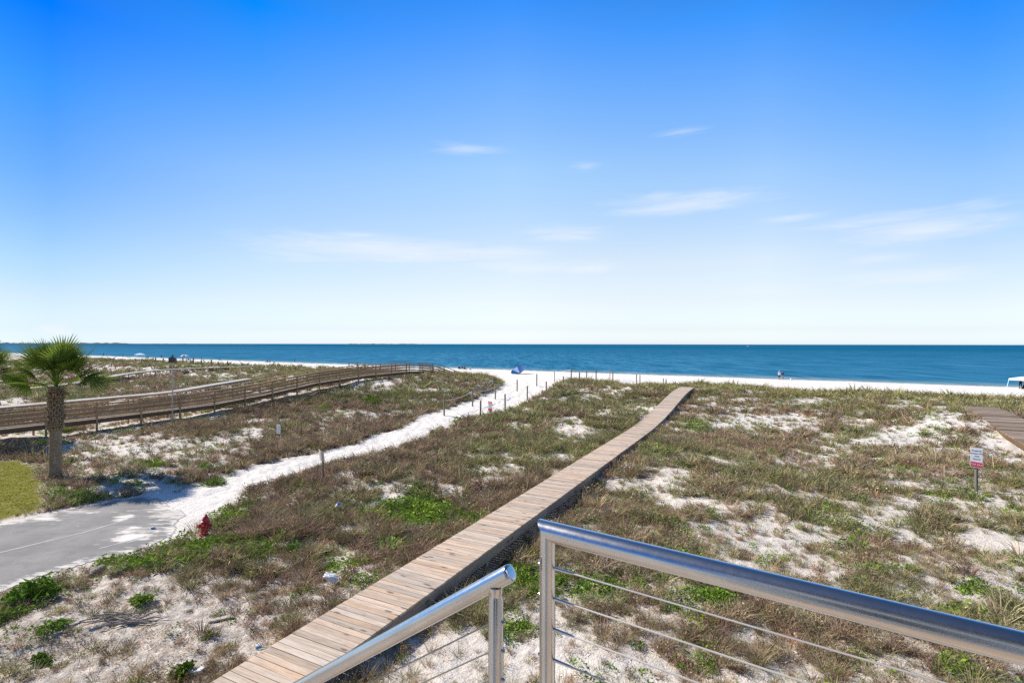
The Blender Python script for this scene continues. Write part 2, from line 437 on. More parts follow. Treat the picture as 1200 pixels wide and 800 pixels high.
# ---------------------------------------------------------------- where plants grow (read from the photo, laid on the ground)
def to_px(X, Y, Z):
    Ys = np.maximum(Y, .5)
    px = 600 + FPX * X / Ys
    return px, 403.1 + .0015 * (px - 600) + FPX * (CAM - Z) / Ys
BARE = [  # px, py, rx, ry, strength
    (905, 495, 55, 7, 1), (945, 471, 26, 4, .9), (868, 487, 20, 5, .7), (1058, 512, 38, 11, 1.1), (985, 520, 34, 10, .6), (958, 540, 45, 10, .7), (1005, 497, 25, 5, .6),
    (850, 498, 20, 7, .6), (1165, 520, 22, 14, .9), (1148, 500, 10, 8, .9), (890, 628, 72, 26, 1.0), (960, 660, 55, 16, .8), (800, 590, 40, 8, .5), (900, 575, 40, 7, .5),
    (1100, 562, 70, 16, .6), (1160, 590, 40, 20, .7), (1185, 540, 20, 10, .6), (1060, 655, 60, 14, .7), (1175, 640, 40, 18, .7), (1120, 690, 70, 22, .6), (1010, 610, 40, 10, .5),
    (560, 775, 90, 38, 1.1), (660, 765, 50, 40, 1.1), (740, 790, 60, 22, 1.0), (470, 790, 40, 30, .8), (880, 800, 60, 16, .8), (1040, 790, 50, 12, .5),
    (670, 505, 26, 11, 1.0), (692, 465, 14, 5, .9), (722, 462, 14, 5, .8), (745, 480, 26, 6, .8), (640, 538, 32, 6, .6), (603, 499, 12, 5, .8), (735, 450, 12, 4, .5), (600, 470, 30, 5, .4),
    (410, 620, 26, 7, .9), (350, 695, 60, 24, .6), (280, 715, 70, 30, .7), (100, 740, 190, 70, 1.0), (60, 790, 120, 40, .9), (30, 700, 40, 14, .7), (250, 690, 60, 20, .6),
    (345, 650, 20, 6, .5), (560, 565, 20, 5, .5), (480, 560, 20, 4, .4), (150, 525, 95, 22, .85), (150, 572, 70, 12, .8), (100, 552, 50, 10, .6), (230, 545, 50, 10, .5), (200, 535, 40, 10, .5), (250, 525, 60, 15, .6), (75, 520, 50, 14, .7), (150, 497, 60, 9, .8), (230, 488, 40, 7, .8),
    (30, 505, 50, 10, .7), (120, 560, 50, 12, .5), (180, 560, 40, 10, .6), (300, 505, 20, 7, .6), (310, 515, 25, 8, .5), (400, 486, 44, 6, .6), (375, 500, 20, 5, .6), (420, 447, 12, 6, 1.0), (445, 449, 14, 5, 1.0),
    (465, 447, 10, 3, .7), (552, 480, 26, 5, .7), (12, 473, 22, 5, .9), (100, 441, 26, 3, .6), (130, 432, 20, 3, .7), (180, 437, 14, 4, .6), (230, 441, 14, 3, .8), (265, 441, 12, 3, .8), (300, 440, 14, 3, .6),
    (320, 545, 10, 4, .4), (60, 430, 60, 4, .5), (340, 443, 20, 4, .5), (500, 470, 25, 4, .4), (780, 560, 22, 6, .4), (860, 545, 30, 6, .4)]
GREEN = [
    (262, 607, 26, 14, 1.3), (228, 640, 66, 11, 1.1), (150, 662, 55, 7, 1.0), (205, 655, 60, 10, .8), (290, 592, 26, 8, .8), (300, 560, 30, 8, .6), (255, 548, 16, 4, .8), (175, 545, 18, 5, .9), (96, 580, 16, 5, 1.2), (60, 580, 20, 10, .5),
    (480, 598, 46, 22, 1.1), (545, 610, 30, 10, .7), (470, 640, 24, 9, .9), (430, 600, 30, 10, .5), (355, 575, 30, 7, .5), (345, 645, 16, 6, 1.0), (290, 645, 30, 14, .7), (400, 665, 40, 14, .7), (350, 690, 26, 12, .6), (430, 680, 40, 14, .8),
    (330, 640, 30, 12, .6), (610, 680, 40, 14, 1.1), (600, 735, 50, 16, .6), (640, 690, 40, 16, .7), (700, 690, 30, 12, .9), (820, 706, 34, 14, 1.1), (760, 690, 30, 10, .5), (1125, 790, 24, 12, 1.1), (1010, 770, 30, 10, .5),
    (895, 660, 14, 6, .9), (925, 655, 12, 4, .6), (1050, 670, 20, 5, .6), (1150, 690, 24, 7, .9), (1100, 575, 24, 5, .5), (1050, 550, 22, 5, .6), (1090, 505, 14, 6, .7), (985, 505, 14, 5, .5), (870, 545, 16, 4, .5), (1130, 720, 30, 10, .6),
    (435, 472, 12, 5, .8), (560, 555, 20, 5, .4), (715, 575, 20, 6, .4), (770, 530, 20, 8, .6), (820, 500, 18, 8, .7), (140, 565, 30, 8, .6), (40, 515, 40, 7, .5), (140, 505, 30, 5, .4), (700, 625, 30, 10, .4), (1185, 660, 16, 6, .7), (220, 570, 16, 5, .6)]
def blobs(X, Y, Z, L, nz):
    px, py = to_px(X, Y, Z); v = np.zeros_like(px)
    for (cx, cy, rx, ry, s) in L:
        d = np.hypot((px - cx) / rx, (py - cy) / ry)
        v = np.maximum(v, s * (1 - sstep(.55, 1.35, d + nz)))
    return np.where(Y > 3, v, 0)
def sparse_near(X, Y, Z):
    px, py = to_px(X, Y, Z)
    a = sstep(30, -30, py - (640 + .20 * px) * 0 - 0) * 0
    lim = 800 - .0 * px
    k = (py > 660) & (px < 420 - (800 - py) * -.2) & (Y > 3)
    return np.where(k, sstep(650, 700, py + (px < 200) * 10), 0.)
def veg(X, Y, Z):
    """plant cover 0..1, share of green leaf, share of straw-coloured dune grass"""
    u = ucoord(X, Y); r = np.hypot(X, Y)
    n1 = fbm(X, Y, 3.2, 3, 81); n2 = fbm(X, Y, 1.1, 3, 85); n3 = fbm(X, Y, 8, 2, 91)
    bare = blobs(X, Y, Z, BARE, (n2 - .5) * 2.2 + (n1 - .5) * .8)
    green = blobs(X, Y, Z, GREEN, (n2 - .5) * 1.2)
    d = .95 - .74 * sstep(.54, .69, .42 * n1 + .58 * n2 + .03 * sstep(0, 10, X)) - np.clip(bare, 0, 1.1) * .78
    crest = np.exp(-((u - 53.5) / 4.5) ** 2)
    right = sstep(-2, 3, X - (-7.4 + .5 * Y)); n4 = fbm(X, Y, .75, 2, 141)
    d = d * (1 - right * (1 - crest) * .36 * sstep(.45, .62, n4) * (u < 52))
    d = np.maximum(d, crest * (.95 - .6 * (n2 > .66)) * (1 - .8 * np.clip(bare, 0, 1)))
    d = np.maximum(d, np.clip(green, 0, 1) * .95)
    d = d * (1 - sstep(57.5, 60.5, u + (n2 - .5) * 5))
    dp, dr, dl = masks(X, Y)
    d = d * sstep(.0, .5, dp) * sstep(.0, .35, dr) * sstep(-.1, .3, dl)
    straw = np.clip(crest * 1.2 + sstep(40, 47, u) * .5 + (n3 - .52) * 1.0, 0, 1)
    return np.clip(d, 0, 1), np.clip(green + np.clip((n2 - .52) * 1.6, 0, .35) * (u < 50) + .03, 0, 1), straw

# ---------------------------------------------------------------- plant meshes (baked, one mesh per ground-cover object)
def blade_tuft(rs, n, h, spread, w, lean, bend, r0=.06):
    a = rs.uniform(0, 2 * math.pi, n); L = h * rs.uniform(.5, 1.1, n); ln = lean * rs.uniform(.1, 1, n); bd = bend * rs.uniform(.3, 1.2, n)
    br = r0 * np.sqrt(rs.uniform(0, 1, n)); b = np.stack([br * np.cos(a + rs.normal(0, .7, n)), br * np.sin(a), np.full(n, -.03)], 1)
    d = np.stack([np.cos(a), np.sin(a), 0 * a], 1); sa = rs.uniform(0, 2 * math.pi, n)
    s = np.stack([np.cos(sa), np.sin(sa), 0 * sa], 1) * (w * rs.uniform(.6, 1.3, n))[:, None] * .5
    def P(t): return b + d * ((ln * t + bd * t * t) * L)[:, None] + np.array([0, 0, 1.]) * (L * (t - .45 * bd * t * t - .2 * ln * t))[:, None]
    p0, p1, p2 = P(0.), P(.55), P(1.)
    V = np.stack([p0 - s, p0 + s, p1 + s * .8, p1 - s * .8, p2], 1).reshape(-1, 3)
    k = np.arange(n)[:, None] * 5
    T = np.concatenate([k + [0, 1, 2], k + [0, 2, 3], k + [3, 2, 4]], 1).reshape(-1, 3)
    q = np.repeat(rs.uniform(0, 1, n), 5)
    return V, T, q
def twig_shrub(rs, n, h, rad, w, leaf=0, lsize=.03):
    a = rs.uniform(0, 2 * math.pi, n); el = np.arcsin(rs.uniform(.12, 1, n)); L = rs.uniform(.55, 1.05, n)
    d = np.stack([np.cos(a) * np.cos(el) * rad, np.sin(a) * np.cos(el) * rad, np.sin(el) * h], 1) * L[:, None]
    b = d * rs.uniform(0, .35, n)[:, None] + rs.normal(0, .03, (n, 3)); b[:, 2] = np.abs(b[:, 2]) - .03
    mid = (b + d) / 2 + rs.normal(0, .05, (n, 3)) * rad * 1.5
    sa = rs.uniform(0, 2 * math.pi, n); s = np.stack([np.cos(sa), np.sin(sa), rs.uniform(-.5, .5, n)], 1) * (w * rs.uniform(.6, 1.3, n))[:, None] * .5
    V = np.stack([b - s, b + s, mid + s * .8, mid - s * .8, d], 1).reshape(-1, 3)
    k = np.arange(n)[:, None] * 5
    T = np.concatenate([k + [0, 1, 2], k + [0, 2, 3], k + [3, 2, 4]], 1).reshape(-1, 3)
    q = np.repeat(rs.uniform(0, .75, n), 5)
    if leaf:
        j = rs.integers(0, n, leaf); t = rs.uniform(.35, 1.0, leaf)[:, None]
        c = b[j] * (1 - t) + d[j] * t + rs.normal(0, .025, (leaf, 3))
        V2, T2, q2 = leaves(rs, c, lsize); T = np.concatenate([T, T2 + len(V)]); V = np.concatenate([V, V2]); q = np.concatenate([q, .25 + .75 * q2])
    return V, T, q
def leaves(rs, c, size):
    n = len(c); u = rs.normal(0, 1, (n, 3)); u[:, 2] *= .6; u /= np.linalg.norm(u, axis=1)[:, None]
    v = rs.normal(0, 1, (n, 3)); v -= u * (u * v).sum(1)[:, None]; v /= np.linalg.norm(v, axis=1)[:, None]
    s = (size * rs.uniform(.6, 1.4, n))[:, None]
    V = np.stack([c - u * s, c + v * s * .45, c + u * s, c - v * s * .45], 1).reshape(-1, 3)
    k = np.arange(n)[:, None] * 4
    T = np.concatenate([k + [0, 1, 2], k + [0, 2, 3]], 1).reshape(-1, 3)
    return V, T, np.repeat(rs.uniform(0, 1, n), 4)
def leaf_clump(rs, n, h, rad, size):
    a = rs.uniform(0, 2 * math.pi, n); r = rad * np.sqrt(rs.uniform(0, 1, n)); z = h * rs.uniform(.05, 1, n) * (1 - .6 * (r / rad) ** 2)
    return leaves(rs, np.stack([r * np.cos(a), r * np.sin(a), z], 1), size)
def bake(name, groups, mat, label, cat):
    """groups: list of (template, X, Y, Z, scale, colA(n,3), colB(n,3))"""
    VV, TT, CC = [], [], []; off = 0
    for (V, T, q), X, Y, Z, S, Sz, A, B in groups:
        n = len(X)
        if not n: continue
        th = RNG.uniform(0, 2 * math.pi, n); c, s = np.cos(th)[:, None], np.sin(th)[:, None]
        x = (V[None, :, 0] * c - V[None, :, 1] * s) * S[:, None] + X[:, None]
        y = (V[None, :, 0] * s + V[None, :, 1] * c) * S[:, None] + Y[:, None]
        z = V[None, :, 2] * Sz[:, None] + Z[:, None]
        VV.append(np.stack([x, y, z], -1).reshape(-1, 3).astype(np.float32))
        TT.append((T[None] + (np.arange(n) * len(V))[:, None, None] + off).reshape(-1, 3).astype(np.int32))
        qq = q[None, :, None]; br = .78 + .66 * ((q * 7.31) % 1)[None, :, None]
        C = (A[:, None, :] * (1 - qq) + B[:, None, :] * qq) * br
        CC.append(np.concatenate([C, np.ones(C.shape[:2] + (1,))], -1).reshape(-1, 4).astype(np.float32))
        off += n * len(V)
    V = np.concatenate(VV); T = np.concatenate(TT); C = np.concatenate(CC)
    me = bpy.data.meshes.new(name)
    me.vertices.add(len(V)); me.vertices.foreach_set('co', V.ravel())
    me.loops.add(T.size); me.loops.foreach_set('vertex_index', T.ravel())
    me.polygons.add(len(T)); me.polygons.foreach_set('loop_start', np.arange(0, T.size, 3, dtype=np.int32))
    a = me.attributes.new('tint', 'FLOAT_COLOR', 'POINT'); a.data.foreach_set('color', C.ravel())
    me.materials.append(mat); me.update(calc_edges=True)
    o = bpy.data.objects.new(name, me); COL.objects.link(o)
    tag(o, label, cat, kind='stuff'); print(name, len(T), 'tris')
    return o
def ring(n, r0, r1, a0=-47.5, a1=47.5):
    r = np.sqrt(RNG.uniform(r0 * r0, r1 * r1, n)); a = R(1) * RNG.uniform(a0, a1, n)
    return r * np.sin(a), r * np.cos(a)

WALKS = []   # filled below: (p0, p1, halfwidth) strips kept clear of plants
def clear_walks(X, Y):
    k = np.ones(X.shape, bool)
    for (ax, ay), (bx, by), hw in WALKS:
        ex, ey = bx - ax, by - ay
        t = np.clip(((X - ax) * ex + (Y - ay) * ey) / (ex * ex + ey * ey), 0, 1)
        k &= np.hypot(X - ax - ex * t, Y - ay - ey * t) > hw
    return k

BROWN = np.array([[.250, .172, .115], [.195, .128, .092], [.300, .215, .140], [.370, .285, .185]])
OLIVE = np.array([[.225, .205, .095], [.180, .180, .085], [.270, .245, .125]])
STRAW = np.array([[.37, .33, .14], [.31, .30, .115], [.42, .36, .18]])
LEAF = np.array([[.135, .225, .032], [.175, .260, .045], [.105, .180, .030]])
TAN = np.array([[.36, .265, .170], [.30, .215, .140], [.42, .330, .215], [.27, .205, .13]])
def pick(P, n): return P[RNG.integers(0, len(P), n)] * RNG.uniform(.68, 1.35, (n, 1)) * RNG.normal(1, .06, (n, 3))

def plants():
    rs = np.random.default_rng(3)
    # (r0, r1, candidates, blades, blade width, size factor)
    rings = [(6, 11, 3400, 70, .008, .72), (11, 18, 7600, 52, .012, .85), (18, 30, 14000, 36, .018, .95), (30, 48, 22000, 24, .027, 1.1), (48, 90, 30000, 16, .04, 1.25), (90, 190, 26000, 9, .08, 1.9)]
    scrub, grass, cover = [], [], []
    for r0, r1, n, nb, w, f in rings:
        X, Y = ring(n, r0, r1); Z = ground_z(X, Y)
        d, g, st = veg(X, Y, Z)
        ok = (RNG.uniform(0, 1, n) < d) & clear_walks(X, Y)
        X, Y, Z, d, g, st = (v[ok] for v in (X, Y, Z, d, g, st)); n = len(X)
        sel = RNG.uniform(0, 1, n); patch = fbm(X, Y, 4.5, 2, 101)
        isg = sel < g * .95
        iss = ~isg & (RNG.uniform(0, 1, n) < np.clip(st * 1.0 + (patch - .55) * .5 + .06, 0, .97))
        isb = ~isg & ~iss
        sc = f * RNG.uniform(.5, 1.4, n) * np.where(RNG.uniform(0, 1, n) < .06, 1.45, 1.) * (.55 + .55 * d)
        # brown woody scrub and dry grass
        for k in range(4):
            t = twig_shrub(rs, int(nb * 1.2), .36, .30, w * .85, int(nb * .9), .022 + w * .6) if k < 2 else blade_tuft(rs, nb, .46, 1, w, .55, .7, .10)
            m = isb & (RNG.integers(0, 4, n) * 0 + (np.arange(n) % 4) == k)
            ol = (patch[m] + RNG.normal(0, .12, m.sum()) - .06 * (X[m] > -7.4 + .5 * Y[m]) > .60)[:, None]
            rt = (X[m] > -7.4 + .5 * Y[m])[:, None] & (RNG.uniform(0, 1, (m.sum(), 1)) < .7)
            A = np.where(ol, pick(OLIVE * 1.1, m.sum()), np.where(rt, pick(TAN, m.sum()), pick(BROWN * 1.05, m.sum()))); B = np.where(RNG.uniform(0, 1, (m.sum(), 1)) < .3, pick(OLIVE, m.sum()), A * 1.25)
            scrub.append((t, X[m], Y[m], Z[m], sc[m], sc[m] * RNG.uniform(.7, 1.1, m.sum()), A, B))
        for k in range(3):
            t = blade_tuft(rs, nb, .55, 1, w, .35, .55, .12)
            m = iss & ((np.arange(n) % 3) == k)
            cr = np.exp(-((ucoord(X[m], Y[m]) - 53) / 6) ** 2)
            A = pick(OLIVE, m.sum()) * 1.05; B = pick(STRAW, m.sum())
            grass.append((t, X[m], Y[m], Z[m], sc[m], sc[m] * (.75 + .08 * cr) * RNG.uniform(.7, 1.1, m.sum()), A, B))
        for k in range(3):
            t = leaf_clump(rs, int(nb * 1.3), .20, .24, .024 + w * .9)
            m = isg & ((np.arange(n) % 3) == k)
            A = pick(LEAF, m.sum()); B = A * np.array([1.35, 1.2, 1.0])
            cover.append((t, X[m], Y[m], Z[m], sc[m] * RNG.uniform(.7, 1.2, m.sum()), sc[m] * RNG.uniform(.5, 1.2, m.sum()), A, B))
    # sparse small weeds on the open sand close by, and flecks of dead leaf
    X, Y = ring(9000, 6, 45); Z = ground_z(X, Y); d, g, st = veg(X, Y, Z); dp, dr, dl = masks(X, Y)
    ok = (d < .6) & (dp > .3) & (dr > .1) & (dl > .2) & (fbm(X, Y, 1.4, 2, 111) > .47) & clear_walks(X, Y); X, Y, Z = X[ok], Y[ok], Z[ok]; n = len(X)
    for k in range(3):
        m = (np.arange(n) % 3) == k
        t = leaf_clump(rs, 26, .11, .13, .030) if k < 2 else blade_tuft(rs, 26, .22, 1, .010, .6, .7, .05)
        A = pick(LEAF if k < 2 else OLIVE, m.sum()) * .9; S = RNG.uniform(.35, 1.15, m.sum()) ** 1.3
        cover.append((t, X[m], Y[m], Z[m], S, S, A, A * 1.25))
    bake('dry_scrub', scrub, M['plant'], 'brown and olive low scrub and dry grass covering the dunes', 'scrub')
    bake('dune_grass', grass, M['plant'], 'yellow green dune grass thickest along the dune crest', 'grass')
    bake('ground_cover', cover, M['plant'], 'bright green creeping leafy plants in patches on the sand', 'ground cover')
    # sea oats standing above the crest
    X, Y = ring(5200, 40, 150); u = ucoord(X, Y); Z = ground_z(X, Y); d, g, st = veg(X, Y, Z)
    ok = (np.abs(u - 54) < 5) & (d > .4) & clear_walks(X, Y) & (RNG.uniform(0, 1, len(X)) < .55); X, Y, Z = X[ok], Y[ok], Z[ok]; n = len(X)
    oats = []
    for k in range(3):
        V, T, q = blade_tuft(rs, 3, 1.15, 1, .022, .16, .25, .15)
        m = (np.arange(n) % 3) == k; S = RNG.uniform(.7, 1.25, m.sum()); A = pick(np.array([[.22, .17, .10], [.2, .18, .1]]), m.sum())
        oats.append(((V, T, q), X[m], Y[m], Z[m], S, S, A, A))
    bake('sea_oats', oats, M['plant'], 'tall thin sea oat stalks standing against the white beach', 'sea oats')
    # litter of dead stems on the open ground
    X, Y = ring(26000, 6, 26); Z = ground_z(X, Y); d, g, st = veg(X, Y, Z); dp, dr, dl = masks(X, Y)
    near = sparse_near(X, Y, Z)
    ok = (dp > .2) & (dr > .05) & (dl > .1) & (fbm(X, Y, .9, 3, 121) > .47 - .05 * near) & (RNG.uniform(0, 1, len(X)) < .35 + .6 * near); X, Y, Z = X[ok], Y[ok], Z[ok]; n = len(X)
    lit = []
    for k in range(4):
        m = (np.arange(n) % 4) == k
        V, T, q = twig_shrub(rs, 9, .05, .17, .009, 6, .018); S = RNG.uniform(.4, 1.3, m.sum())
        A = pick(BROWN * 1.1, m.sum()); lit.append(((V, T, q), X[m], Y[m], Z[m] + .02, S, S * .8, A, A * 1.4))
    bake('plant_debris', lit, M['plant'], 'dead brown stems and leaf flecks strewn over the near sand', 'plant debris')
    # mown lawn
    lx = [p[0] for p in LAWN]; ly = [p[1] for p in LAWN]
    n = 16000; X = RNG.uniform(min(lx), max(lx), n); Y = RNG.uniform(min(ly), max(ly), n)
    dl = sdf((X, Y), LAWN) + (fbm(X, Y, 1.6, 3, 41) - .5) * .7; px = 600 + 600 * X / Y
    ok = (dl < .1) & (px > -40) & (sdf((X, Y), ROAD) > .1); X, Y = X[ok], Y[ok]; Z = ground_z(X, Y); n = len(X)
    A = pick(np.array([[.33, .33, .035], [.40, .36, .05], [.24, .28, .035]]), n)
    bake('lawn_grass', [(blade_tuft(rs, 22, .09, 1, .014, .6, .6, .11), X, Y, Z, np.ones(n), RNG.uniform(.6, 1.3, n), A, A * 1.25)], M['plant'], 'short yellow green mown lawn beside the road', 'lawn')

# ---------------------------------------------------------------- road
def build_road():
    P = np.array(ROAD); x0, y0 = P.min(0) - .5; x1, y1 = P.max(0) + .5
    st = .085; xs = np.arange(x0, x1, st); ys = np.arange(y0, y1, st)
    gx, gy = np.meshgrid(xs, ys, indexing='ij')
    d = sdf((gx, gy), ROAD) + (fbm(gx, gy, 1.3, 4, 131) - .5) * .8
    ins = d < 0
    idx = -np.ones(gx.shape, int); V = []; F = []; D = []
    px, py = to_px(gx, gy, 0 * gx)
    drift = np.maximum(sstep(-.8, .0, d) * .70, 0)
    for cx, cy, rx, ry, s in [(155, 626, 26, 8, .95), (58, 608, 22, 7, .85), (148, 606, 14, 4, .8), (205, 600, 24, 14, .8), (190, 612, 20, 8, .45), (100, 600, 50, 3, .5), (203, 622, 10, 4, .7), (200, 586, 14, 7, .8)]:
        drift = np.maximum(drift, s * (1 - sstep(.3, 1.5, np.hypot((px - cx) / rx, (py - cy) / ry) + (fbm(gx * .8, gy * 1.6, .8, 4, 151) - .5) * 1.9)))
    for i in range(len(xs) - 1):
        for j in range(len(ys) - 1):
            c = [(i, j), (i + 1, j), (i + 1, j + 1), (i, j + 1)]
            if all(ins[a] for a in c):
                f = []
                for a in c:
                    if idx[a] < 0:
                        idx[a] = len(V); V.append((gx[a], gy[a], .006 + .008 * min(1, -d[a] * 3))); D.append(drift[a])
                    f.append(idx[a])
                F.append(f)
    o = raw_mesh('road', V, F, M['asphalt'], None, {'drift': ('FLOAT', D)}, True)
    tag(o, 'grey asphalt road ending in drifted white sand', 'road', kind='structure')
    def line(pts, w):
        q = [Vector(march(x, y, flat) + (.0175,)) for x, y in pts]; V = []; F = []
        for i, p in enumerate(q):
            t = (q[min(i + 1, len(q) - 1)] - q[max(i - 1, 0)]).normalized(); n = Vector((-t.y, t.x, 0)) * w / 2
            V += [p + n, p - n]
            if i: F.append((2 * i - 2, 2 * i - 1, 2 * i + 1, 2 * i))
        return raw_mesh('painted_line', V, F, M['road_paint'], o)
    line([(-60, 661), (0, 648), (45, 637), (99, 624), (150, 609)], .08)
    line([(117, 643), (140, 637), (171, 629)], .07)

# ---------------------------------------------------------------- boardwalks
def sample(poly, step):
    P = [Vector(p) for p in poly]; out = []; L = [0]
    for i in range(1, len(P)): L.append(L[-1] + (P[i] - P[i - 1]).length)
    def f(s):
        s = min(max(s, 0), L[-1]); i = 1
        while i < len(L) - 1 and L[i] < s: i += 1
        return P[i - 1].lerp(P[i], (s - L[i - 1]) / (L[i] - L[i - 1]))
    n = int(L[-1] / step); return f, L[-1], n
def smooth_poly(poly, it=3):
    for _ in range(it):
        q = [poly[0]]
        for a, b in zip(poly[:-1], poly[1:]):
            a, b = Vector(a), Vector(b); q += [a.lerp(b, .25), a.lerp(b, .75)]
        q.append(poly[-1]); poly = q
    return poly
def walkway(name, poly, width, mats, label, cat, group, plank=.14, post_gap=2.4, fascia=.24, smooth=3, rails=None, gap=.0045):
    poly = smooth_poly([Vector(p) for p in poly], smooth)
    org = Vector((poly[0].x, poly[0].y, gz(poly[0].x, poly[0].y)))
    t = thing(name, org, label, cat, group)
    poly = [p - org for p in poly]
    f, L, n = sample(poly, plank)
    WALKS.append(((poly[0].x + org.x, poly[0].y + org.y), (poly[-1].x + org.x, poly[-1].y + org.y), width / 2 + .12))
    mb = MB(); Z = Vector((0, 0, 1))
    def frame(s):
        a, b = f(s - .12), f(s + .12); d = (b - a).normalized(); side = d.cross(Z).normalized(); return f(s), d, side, side.cross(d).normalized()
    for i in range(n):
        p, d, side, up = frame((i + .5) * plank)
        w = width / 2 + random.uniform(-.004, .004)
        mb.obox(p - up * .019 + up * random.uniform(-.003, .003), (side + up * random.uniform(-.004, .004)), d, up, w, plank / 2 - random.uniform(.7, 1.3) * gap, .019)
    mb.build('deck_planks', mats[0], t)
    for sd in (-1, 1):
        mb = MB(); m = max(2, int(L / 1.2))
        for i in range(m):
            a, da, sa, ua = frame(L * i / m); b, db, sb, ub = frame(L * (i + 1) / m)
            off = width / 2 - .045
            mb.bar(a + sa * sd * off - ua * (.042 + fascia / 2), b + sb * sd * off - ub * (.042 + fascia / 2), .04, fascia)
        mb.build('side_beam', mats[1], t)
    k = max(2, int(L / post_gap)); posts = []
    for i in range(k + 1):
        p, d, side, up = frame(min(max(L * i / k, .15), L - .15))
        for sd in (-1, 1):
            q = p + side * sd * (width / 2 - (.115 if not rails else -.035))
            g = gz(q.x + org.x, q.y + org.y) - org.z - .25
            top = p.z - .05 if not rails else p.z + rails - .03
            if top - g < .12: continue
            mb = MB(); mb.obox((q.x, q.y, (g + top) / 2), Z, d, side, (top - g) / 2, .045, .045)
            mb.build('post', mats[1] if not rails else M['rail_brown'], t)
    if rails:
        for sd in (-1, 1):
            for h, hh, ww in ((rails, .055, .15), (rails * .71, .11, .04), (rails * .45, .11, .04), (rails * .19, .11, .04)):
                mb = MB(); m = max(2, int(L / 3.0))
                for i in range(m):
                    a, da, sa, ua = frame(L * i / m); b, db, sb, ub = frame(L * (i + 1) / m)
                    off = width / 2 + (.035 if hh < .1 else -.035)
                    mb.bar(a + sa * sd * off + Z * h, b + sb * sd * off + Z * h, ww, hh)
                mb.build('handrail' if hh < .1 else 'rail_board', M['rail_brown'], t)
    return t

def boardwalks():
    def nb(Y, z): return (-7.4 + .5 * Y, Y, z)
    walkway('boardwalk', [nb(1.8, .5), nb(7.4, .48), nb(14, .46), nb(20, .46), nb(26, .46), nb(30, .44), nb(34, .62), nb(38, .98), nb(41.5, 1.32), nb(44.5, 1.46), nb(47.2, 1.48)], 1.25, (M['deck_new'], M['stringer']),
            'long pale plank boardwalk without rails crossing the dune from the near edge', 'boardwalk', 'dune boardwalks')
    def rb(Y, z): return (12.9 + .5 * Y, Y, z)
    walkway('boardwalk', [rb(13, .5), rb(20, .6), rb(25, .85), rb(28.5, 1.45), rb(30, 1.58), rb(31.8, 1.6)], 1.75, (M['deck_old'], M['beam_dark']),
            'dark grey plank boardwalk without rails beyond the white and red sign', 'boardwalk', 'dune boardwalks', plank=.20, gap=.011)
    W = world_at_depth
    walkway('boardwalk', [W(-60, 482, 34), W(0, 476.5, 37), W(60, 471, 40), W(125, 465.5, 43), W(200, 459, 48), W(233, 453, 53), W(292, 443.3, 62)], 1.1, (M['deck_pale'], M['stringer']),
            'sunlit low boardwalk running just behind the brown railed walkway', 'boardwalk', 'dune boardwalks', fascia=.12)
    walkway('boardwalk', [W(-60, 466, 52), W(14, 456.5, 56), W(60, 452, 60), W(104, 446, 65), W(150, 436.6, 72), W(200, 432, 80), W(298, 428.8, 88)], 1.1, (M['deck_pale'], M['stringer']),
            'sunlit low boardwalk crossing the middle of the grassy field behind the palm', 'boardwalk', 'dune boardwalks', fascia=.12)
    walkway('boardwalk', [W(-60, 450, 74), W(0, 445, 78), W(30, 441, 84)], 1.1, (M['deck_pale'], M['stringer']),
            'short stretch of pale boardwalk seen left of the palm crown', 'boardwalk', 'dune boardwalks', fascia=.12)
    def rl(Y, z): return (-42.6 + .52 * Y, Y, z)
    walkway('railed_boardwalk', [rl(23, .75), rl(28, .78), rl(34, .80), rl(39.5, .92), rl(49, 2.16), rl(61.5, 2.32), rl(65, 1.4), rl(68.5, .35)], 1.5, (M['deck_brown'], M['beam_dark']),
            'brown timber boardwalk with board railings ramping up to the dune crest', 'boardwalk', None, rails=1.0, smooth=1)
    # far stair rail beyond it
    a = Vector(W(409, 424.4, 70)); b = Vector(W(437, 430.6, 82))
    org = Vector((a.x, a.y, gz(a.x, a.y))); t = thing('beach_stair', org, 'short brown stair rail descending to the beach behind the railed boardwalk', 'stair')
    d = (b - a).normalized(); side = Vector((d.y, -d.x, 0)).normalized()
    for sd in (0, 1.1):
        mb = MB(); mb.bar(a - org + side * sd, b - org + side * sd, .12, .06); mb.build('handrail', M['rail_brown'], t)
        mb = MB(); mb.bar(a - org + side * sd - Vector((0, 0, .5)), b - org + side * sd - Vector((0, 0, .5)), .04, .12); mb.build('rail_board', M['rail_brown'], t)
        for k in (0, .33, .66, 1):
            p = a.lerp(b, k) - org + side * sd; g = gz(p.x + org.x, p.y + org.y) - org.z - .2
            mb = MB(); mb.bar((p.x, p.y, g), (p.x, p.y, max(p.z, g + .2) + .02), .1, .1, (0, 1, 0)); mb.build('post', M['rail_brown'], t)
    for k in range(12):
        p = a.lerp(b, (k + .5) / 12) - org + side * .55 - Vector((0, 0, 1.0)); mb = MB(); mb.obox(p, side, d, (0, 0, 1), .55, .15, .02); mb.build('tread', M['deck_brown'], t)

